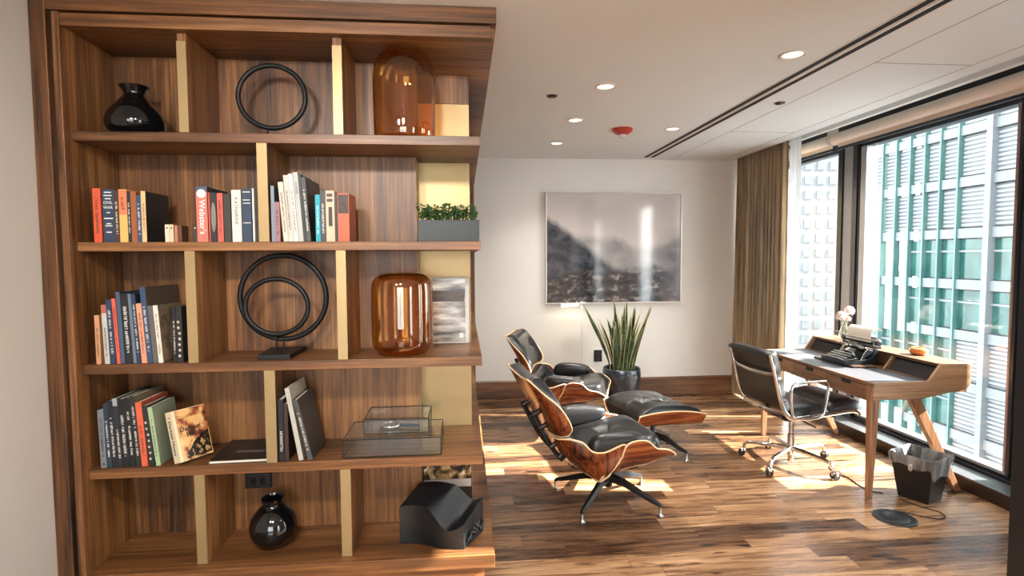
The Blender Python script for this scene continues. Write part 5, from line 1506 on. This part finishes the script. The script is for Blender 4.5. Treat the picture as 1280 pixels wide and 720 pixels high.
# ---------------------------------------------------------------- floor lamp, art, wall outlet
FL = thing('floor_lamp', 'slim white reading lamp, lit, standing behind the far lounge chair', 'lamp', (1.30, 5.93, 0))
obj('base', MB().lathe([(0, 0.0005), (0.11, 0.0005), (0.112, 0.006), (0.105, 0.014), (0.02, 0.018), (0, 0.018)], 40, (1.30, 5.93, 0)), white_trim, FL, smooth=40)
obj('pole', MB().cyl((1.30, 5.93, 0.018), (1.30, 5.93, 1.115), 0.0065, n=14), white_trim, FL, smooth=50)
obj('arm', MB().tube([(1.355, 5.93, 1.098), (1.30, 5.93, 1.098), (1.22, 5.93, 1.092)], 0.005, 10), white_trim, FL, smooth=50)
hd = obj('lamp_head', MB().hexa([(1.062, 5.905, 1.055), (1.272, 5.905, 1.067), (1.272, 5.955, 1.067), (1.062, 5.955, 1.055)], [(1.062, 5.91, 1.090), (1.272, 5.91, 1.094), (1.272, 5.95, 1.094), (1.062, 5.95, 1.090)]), white_trim, FL, bevel=0.004)
obj('switch', MB().cyl((1.245, 5.93, 1.094), (1.245, 5.93, 1.118), 0.004, n=10), white_trim, hd)
obj('led_strip', MB().hexa([(1.075, 5.915, 1.0535), (1.262, 5.915, 1.0645), (1.262, 5.945, 1.0645), (1.075, 5.945, 1.0535)], [(1.075, 5.915, 1.055), (1.262, 5.915, 1.066), (1.262, 5.945, 1.066), (1.075, 5.945, 1.055)]), emit('warm_led', (1.0, 0.80, 0.58, 1), 32.0), hd)
def art_mat():
    m, nt, out = newmat('misty_mountain_print')
    L = nt.links.new
    p = nd(nt, 'ShaderNodeBsdfPrincipled'); p.inputs['Roughness'].default_value = 0.6; p.inputs['Specular IOR Level'].default_value = 0.2
    tc = nd(nt, 'ShaderNodeTexCoord'); sx = nd(nt, 'ShaderNodeSeparateXYZ'); L(tc.outputs['Generated'], sx.inputs[0])
    def mth(op, a, b=None, c=None, clamp=False):
        n = nd(nt, 'ShaderNodeMath', operation=op); n.use_clamp = clamp
        for i, q in enumerate((a, b, c)):
            if q is None: continue
            if isinstance(q, (int, float)): n.inputs[i].default_value = q
            else: L(q, n.inputs[i])
        return n.outputs[0]
    X, Z = sx.outputs[0], sx.outputs[2]
    def noise(sc, det, dist=0.0, sy=1.0, seed=0.0):
        c = nd(nt, 'ShaderNodeCombineXYZ'); L(mth('MULTIPLY', X, 1.25), c.inputs[0]); L(mth('MULTIPLY', Z, sy), c.inputs[1]); c.inputs[2].default_value = seed
        n = nd(nt, 'ShaderNodeTexNoise'); n.inputs['Scale'].default_value = sc; n.inputs['Detail'].default_value = det; n.inputs['Distortion'].default_value = dist
        n.inputs['Roughness'].default_value = 0.62
        L(c.outputs[0], n.inputs['Vector']); return n.outputs['Fac']
    def ridge(base, amp, sc, seed, tilt):
        # height of a ridge line along x
        c = nd(nt, 'ShaderNodeCombineXYZ'); L(X, c.inputs[0]); c.inputs[1].default_value = seed
        n = nd(nt, 'ShaderNodeTexNoise'); n.inputs['Scale'].default_value = sc; n.inputs['Detail'].default_value = 6; L(c.outputs[0], n.inputs['Vector'])
        h = mth('ADD', mth('MULTIPLY', mth('SUBTRACT', n.outputs['Fac'], 0.5), amp), mth('ADD', mth('MULTIPLY', X, tilt), base))
        return mth('MULTIPLY', mth('SUBTRACT', h, Z), 14.0, clamp=True)
    sky = ramp(nt, [(0.0, srgb(206, 194, 190)), (0.55, srgb(228, 216, 210)), (1.0, srgb(216, 206, 202))]); L(Z, sky.inputs[0])
    col = sky.outputs[0]
    def mix(fac, a, b):
        n = nd(nt, 'ShaderNodeMix', data_type='RGBA'); L(fac, n.inputs['Factor']); L(a, n.inputs[6])
        if isinstance(b, tuple): n.inputs[7].default_value = b
        else: L(b, n.inputs[7])
        return n.outputs[2]
    t1 = ramp(nt, [(0.35, srgb(120, 122, 130)), (0.65, srgb(176, 168, 166))]); L(noise(5, 7, 0.1, 1, 1), t1.inputs[0])
    col = mix(mth('MULTIPLY', ridge(0.62, 0.55, 2.2, 3.7, -0.05), 0.75), col, t1.outputs[0])
    t2 = ramp(nt, [(0.38, srgb(28, 38, 50)), (0.66, srgb(96, 98, 106))]); L(noise(9, 9, 0.2, 1.2, 2), t2.inputs[0])
    col = mix(ridge(0.80, 0.6, 2.0, 9.1, -0.95), col, t2.outputs[0])
    t3 = ramp(nt, [(0.38, srgb(24, 28, 34)), (0.54, srgb(74, 70, 72)), (0.70, srgb(190, 172, 162))]); L(noise(13, 10, 0.15, 1.5, 5), t3.inputs[0])
    col = mix(ridge(0.30, 0.45, 3.0, 5.5, 0.06), col, t3.outputs[0])
    t4 = ramp(nt, [(0.4, srgb(90, 92, 102)), (0.7, srgb(150, 148, 156))]); L(noise(4, 4, 0.4, 3, 8), t4.inputs[0])
    fr = mth('MULTIPLY', mth('SUBTRACT', X, 0.80), 5.0, clamp=True)
    lowm = mth('MULTIPLY', mth('SUBTRACT', 0.72, Z), 4.0, clamp=True)
    col = mix(mth('MULTIPLY', mth('MULTIPLY', fr, lowm), 0.85), col, t4.outputs[0])
    L(col, p.inputs['Base Color']); L(p.outputs[0], out.inputs[0])
    return m
AX0, AX1, AZ0, AZ1 = 0.922, 2.497, 1.072, 2.328
A = thing('framed_picture', 'large framed picture of misty grey mountains on the back wall', 'picture', ((AX0 + AX1) / 2, 6.1, AZ0))
silver = plain('silver_frame', srgb(206, 198, 190), rough=0.35, metal=0.35, var=0.03)
fw = 0.014
for nm, b in (('frame_rail', (AX0, AX1, AZ0, AZ0 + fw)), ('frame_rail', (AX0, AX1, AZ1 - fw, AZ1)), ('frame_stile', (AX0, AX0 + fw, AZ0 + fw, AZ1 - fw)), ('frame_stile', (AX1 - fw, AX1, AZ0 + fw, AZ1 - fw))):
    obj(nm, box(b[0], b[1], 6.068, 6.118, b[2], b[3]), silver, A, bevel=0.002)
obj('print', box(AX0 + fw, AX1 - fw, 6.090, 6.10, AZ0 + fw, AZ1 - fw), art_mat(), A)
obj('glazing', MB().add([(AX0 + fw, 6.082, AZ0 + fw), (AX1 - fw, 6.082, AZ0 + fw), (AX1 - fw, 6.082, AZ1 - fw), (AX0 + fw, 6.082, AZ1 - fw)], [(0, 1, 2, 3)]), thin_glass('picture_glazing', (0.95, 0.95, 0.95, 1), 3.0, 0.08), A, recalc=False)
t = thing('wall_outlet', 'black outlet plate low on the back wall behind the snake plant', 'outlet', (1.53, 6.118, 0.47))
obj('plate', box(1.485, 1.580, 6.108, 6.119, 0.40, 0.535), black_plastic, t, bevel=0.003)
for z in (0.435, 0.495):
    obj('socket', MB().cyl((1.533, 6.1075, z), (1.533, 6.1005, z), 0.016, n=16), MATS['dark_grey_plastic'], t)

# ---------------------------------------------------------------- ceiling fittings
warm_disc = emit('downlight_glow', (1.0, 0.90, 0.76, 1), 1.6)
rim_white = plain('downlight_trim', srgb(214, 204, 196), rough=0.4)
SPOTS = [('nearest the window diffuser, largest in view', 1.809, 2.906), ('second from the bookcase in the near row', 0.93, 3.529), ('in the middle, left of the red alarm', 0.912, 4.396), ('to the right of the red alarm', 1.814, 4.639), ('farthest back, over the picture', 0.915, 5.29)]
FILL = [(1.81, 1.15), (1.81, -0.8)]  # unseen lamps added to brighten the room
AIMED_FILL = [(-0.9, 0.3), (-0.25, 0.3)]  # unseen lamps added to brighten the bookcase front
def downlight(x, y, label=None):
    t = thing('ceiling_downlight', label or 'added fill downlight in the white ceiling, out of view', 'ceiling light', (x, y, ZC), 0, 'recessed downlights')
    obj('trim_ring', MB().lathe([(0.052, -0.0005), (0.070, -0.0005), (0.071, -0.004), (0.066, -0.007), (0.056, -0.006), (0.052, -0.0005)], 40, (x, y, ZC)), rim_white, t, smooth=50)
    obj('lens', MB().lathe([(0, -0.0018), (0.052, -0.0018), (0.052, -0.0008), (0, -0.0008)], 32, (x, y, ZC)), warm_disc, t)
    l = bpy.data.lights.new('downlight_beam', 'SPOT'); l.energy = SPOT_W if label else 75; l.color = (1.0, 0.95, 0.88); l.spot_size = R(120); l.spot_blend = 0.9; l.shadow_soft_size = 0.05
    o = bpy.data.objects.new('downlight_beam', l); COL.objects.link(o); o.parent = t; o.location = (0, 0, -0.03)
    return t
SPOT_W = 52
AIM_W = 110
for lab, x, y in SPOTS: downlight(x, y, 'round recessed ceiling downlight ' + lab)
for x, y in FILL: downlight(x, y)
for x, y in AIMED_FILL:
    # added lamps turned towards the bookcase to brighten it
    o = downlight(x, y)
    b = [c for c in o.children if c.type == 'LIGHT'][0]
    b.location = (0, 0.0, -0.05)
    b.rotation_euler = (Vector((x * 0.85 - 0.1, 2.6, 1.35)) - Vector((x, y, 2.65))).to_track_quat('-Z', 'Y').to_euler()
    b.data.spot_size = R(100); b.data.spot_blend = 1.0; b.data.energy = AIM_W; b.data.shadow_soft_size = 0.12
def sensor(x, y, label):
    t = thing('ceiling_sensor', label, 'sensor', (x, y, ZC))
    obj('housing', MB().lathe([(0, -0.0005), (0.036, -0.0005), (0.036, -0.006), (0.030, -0.012), (0.014, -0.016), (0, -0.016)], 28, (x, y, ZC)), black_plastic, t, smooth=40)
    obj('ring', MB().lathe([(0.036, -0.0005), (0.042, -0.0005), (0.042, -0.004), (0.036, -0.004)], 28, (x, y, ZC)), rim_white, t, smooth=40)
sensor(0.615, 3.743, 'small black round ceiling sensor left of the downlights, near the bookcase')
sensor(2.278, 3.802, 'small black round ceiling sensor beside the long slot diffuser')
t = thing('ceiling_fire_alarm', 'red ceiling fire alarm with a clear strobe at its middle', 'fire alarm', (1.378, 4.667, ZC))
redp = plain('alarm_red', srgb(176, 52, 34), rough=0.35, var=0.05)
obj('housing', MB().lathe([(0, -0.0005), (0.086, -0.0005), (0.088, -0.018), (0.070, -0.036), (0.045, -0.048), (0, -0.05)], 40, (1.378, 4.667, ZC)), redp, t, smooth=40)
obj('strobe', MB().sq((1.378, 4.667, ZC - 0.060), 0.030, 0.018, 0.020, 0.7, 0.7, 20, 10), plain('strobe_lens', srgb(206, 200, 196), rough=0.15), t, smooth=70)
obj('speaker_grille', MB().box(1.405, 1.435, 4.655, 4.68, ZC - 0.046, ZC - 0.036), plain('grille_white', srgb(206, 190, 186), rough=0.5), t)
t = thing('slot_diffuser', 'long twin-slot black air diffuser in the ceiling parallel to the window', 'air diffuser', (2.06, 4.0, ZC))
obj('frame', box(1.995, 2.128, 0.6, 5.97, ZC - 0.003, ZC - 0.0004), rim_white, t)
for a, b in ((2.004, 2.040), (2.078, 2.114)):
    obj('slot', box(a, b, 0.61, 5.96, ZC - 0.0042, ZC - 0.003), black_slot, t)
obj('blade', box(2.052, 2.066, 0.61, 5.96, ZC - 0.0062, ZC - 0.003), rim_white, t)
# ---------------------------------------------------------------- city outside
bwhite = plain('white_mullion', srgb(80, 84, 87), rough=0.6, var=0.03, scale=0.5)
bgrey = plain('louver_grey', srgb(112, 118, 122), rough=0.6, var=0.04, scale=0.5)
def teal_mat(name, a, b, rough=0.15):
    m, nt, out = newmat(name)
    p = nd(nt, 'ShaderNodeBsdfPrincipled'); p.inputs['Roughness'].default_value = rough
    no = nd(nt, 'ShaderNodeTexNoise'); no.inputs['Scale'].default_value = 0.7; no.inputs['Detail'].default_value = 3
    nt.links.new(objcoord(nt, (1, 1, 0.5)), no.inputs['Vector'])
    r = ramp(nt, [(0.35, a), (0.7, b)]); nt.links.new(no.outputs['Fac'], r.inputs[0])
    nt.links.new(r.outputs[0], p.inputs['Base Color']); nt.links.new(p.outputs[0], out.inputs[0])
    return m
teal = teal_mat('teal_facade_glass', srgb(10, 46, 42), srgb(36, 74, 69))
teal_fin = teal_mat('teal_fin', srgb(42, 72, 69), srgb(56, 86, 82), 0.4)
def louver_mat():
    m, nt, out = newmat('louvered_screen')
    p = nd(nt, 'ShaderNodeBsdfPrincipled'); p.inputs['Roughness'].default_value = 0.6
    wv = nd(nt, 'ShaderNodeTexWave', wave_type='BANDS', bands_direction='Z'); wv.inputs['Scale'].default_value = 1.0
    tc = nd(nt, 'ShaderNodeTexCoord'); nt.links.new(tc.outputs['Object'], wv.inputs['Vector'])
    r = ramp(nt, [(0.3, srgb(52, 57, 60)), (0.6, srgb(102, 106, 109))]); nt.links.new(wv.outputs['Fac'], r.inputs[0])
    nt.links.new(r.outputs[0], p.inputs['Base Color']); nt.links.new(p.outputs[0], out.inputs[0])
    return m
louv = louver_mat()
FX = 37.0
T = thing('glass_tower', 'teal glass office tower with white mullions and louvers seen through the wide window', 'building', (FX + 8, 40, -40))
Y0, Y1 = 20.0, 42.6
obj('tower_core', box(FX + 0.9, FX + 16, Y0, Y1, -40, 70), plain('tower_core_grey', srgb(150, 160, 160), rough=0.7), T)
fins = [Y0 + 0.8 * 0 + 1.52 * k for k in range(12)]
fy = [20.6, 23.6, 26.6, 29.6, 32.6, 35.6] + [38.15 - 0.0, 39.70, 41.15, 42.60, 44.05, 45.55, 47.0]
for i, y in enumerate(fy):
    wide = y < 36
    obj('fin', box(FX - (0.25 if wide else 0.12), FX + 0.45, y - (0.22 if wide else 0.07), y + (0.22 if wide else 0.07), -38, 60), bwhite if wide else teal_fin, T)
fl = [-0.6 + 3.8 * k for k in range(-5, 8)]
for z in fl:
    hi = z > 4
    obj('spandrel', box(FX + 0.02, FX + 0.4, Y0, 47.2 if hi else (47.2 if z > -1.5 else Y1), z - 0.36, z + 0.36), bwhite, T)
# bays
ys = fy
for k in range(len(ys) - 1):
    a, b = ys[k] + 0.10, ys[k + 1] - 0.10
    for z in fl[:-1]:
        z0, z1 = z + 0.45, z + 3.35
        if z > 2.9:
            obj('louver_panel', box(FX + 0.25, FX + 0.35, a, b, z0, z1), louv, T)
        elif b <= 42.7 or z < -4.5:
            if a < 36 and z < -7:
                obj('louver_panel', box(FX + 0.25, FX + 0.35, a, b, z0, z1), louv, T)
            elif z > -12.5:
                pn = obj('window_pane', box(FX + 0.3, FX + 0.4, a, b, z0, z1), teal, T)
                obj('transom', box(FX + 0.15, FX + 0.3, a, b, z1 - 0.95, z1 - 0.8), bwhite, pn)
T2 = thing('glass_tower', 'narrow teal glass block edge right beside the window post outside', 'building', (FX + 3, 50, -40))
obj('glass_edge', box(FX + 0.5, FX + 0.9, 47.8, 49.7, -40, 60), teal, T2)
obj('corner_mullion', box(FX + 0.2, FX + 0.5, 49.4, 51.2, -40, 60), bwhite, T2)
# white gridded tower seen through the narrow window
G = thing('apartment_tower', 'white gridded high-rise seen through the narrow window beside the sheer curtain', 'building', (72, 116, -40))
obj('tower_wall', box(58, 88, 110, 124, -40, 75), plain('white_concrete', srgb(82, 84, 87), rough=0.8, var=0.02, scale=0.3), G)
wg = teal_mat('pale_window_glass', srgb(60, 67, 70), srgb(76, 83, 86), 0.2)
for i in range(6):
    for j in range(16):
        x = 66.2 + i * 2.75; z = -20 + j * 3.05
        obj('window', box(x, x + 1.75, 109.9, 110.1, z, z + 1.75), wg, G)
# hazy lower city between the fins
rn = random.Random(12)
pal = [plain('city_pale', srgb(112, 116, 120), rough=0.9), plain('city_grey', srgb(92, 97, 102), rough=0.9), plain('city_warm', srgb(110, 106, 102), rough=0.9)]
desc = ['pale grey', 'mid grey', 'warm grey']
for i in range(12):
    y = 140 + 14 * i; x = y * (0.70 + 0.012 * ((i * 7) % 12))
    w = rn.uniform(9, 16); h = rn.uniform(-16, 0.8)
    b = thing('city_building', 'distant %s low block in the hazy city, number %d from the tower by depth' % (desc[i % 3], i + 1), 'building', (x, y, -40), 0, 'distant city blocks')
    b['label'] = 'distant low city block seen between the fins of the teal tower'
    obj('block', box(x - w / 2, x + w / 2, y, y + w, -40, h), pal[i % 3], b)
    obj('roof_unit', box(x - w / 5, x + w / 6, y + w * 0.3, y + w * 0.6, h, h + 1.6), pal[(i + 1) % 3], b)
struct('ground', box(6, 400, -100, 420, -41, -40), plain('city_ground', srgb(110, 112, 114), rough=0.9, var=0.1, scale=0.05))
# ---------------------------------------------------------------- light
sun = bpy.data.lights.new('sun', 'SUN'); sun.energy = 42.0; sun.angle = R(0.6); sun.color = (1.0, 0.94, 0.86)
so = bpy.data.objects.new('sun', sun); COL.objects.link(so)
d = Vector((-1.0, 0.13, -0.62)).normalized()
so.rotation_euler = d.to_track_quat('-Z', 'Y').to_euler()
so.location = (20, 0, 20)
w = bpy.data.worlds.new('sky'); SC.world = w; w.use_nodes = True
nt = w.node_tree; nt.nodes.clear()
out = nt.nodes.new('ShaderNodeOutputWorld'); bg = nt.nodes.new('ShaderNodeBackground')
tc = nt.nodes.new('ShaderNodeTexCoord'); sx = nt.nodes.new('ShaderNodeSeparateXYZ'); nt.links.new(tc.outputs['Generated'], sx.inputs[0])
r = ramp(nt, [(0.45, (0.62, 0.66, 0.70, 1)), (0.52, (1.0, 0.99, 0.97, 1)), (0.8, (0.86, 0.93, 1.0, 1))])
mr = nt.nodes.new('ShaderNodeMapRange'); mr.inputs['From Min'].default_value = -1; nt.links.new(sx.outputs[2], mr.inputs['Value'])
nt.links.new(mr.outputs[0], r.inputs[0]); nt.links.new(r.outputs[0], bg.inputs[0])
bg.inputs[1].default_value = 8.0
nt.links.new(bg.outputs[0], out.inputs[0])

# ---------------------------------------------------------------- camera
cam = bpy.data.cameras.new('camera'); co = bpy.data.objects.new('camera', cam); COL.objects.link(co)
cam.sensor_width = 36.0; cam.lens = 36.0 * 683.4 / 1280.0
cam.clip_start = 0.05; cam.clip_end = 1500
yaw, pitch, roll = 0.0891, 0.0557, 0.0058
fwd = Vector((math.sin(yaw) * math.cos(pitch), math.cos(yaw) * math.cos(pitch), -math.sin(pitch)))
rt = Vector((math.cos(yaw), -math.sin(yaw), 0)); dn = fwd.cross(rt)
r2 = rt * math.cos(roll) + dn * math.sin(roll); d2 = dn * math.cos(roll) - rt * math.sin(roll)
M = Matrix(((r2.x, -d2.x, -fwd.x, 0), (r2.y, -d2.y, -fwd.y, 0), (r2.z, -d2.z, -fwd.z, 1.6), (0, 0, 0, 1)))
co.matrix_world = M
SC.camera = co
SC.view_settings.view_transform = 'Standard'
SC.view_settings.look = 'None'
SC.view_settings.gamma = 1.0
SC.view_settings.use_curve_mapping = False
SC.view_settings.exposure = 0.65
SC.cycles.max_bounces = 10
SC.cycles.diffuse_bounces = 5
SC.cycles.glossy_bounces = 4
SC.cycles.transparent_max_bounces = 16
SC.cycles.transmission_bounces = 6
SC.cycles.caustics_reflective = False
SC.cycles.caustics_refractive = False
SC.cycles.sample_clamp_indirect = 6.0
SC.cycles.use_denoising = True
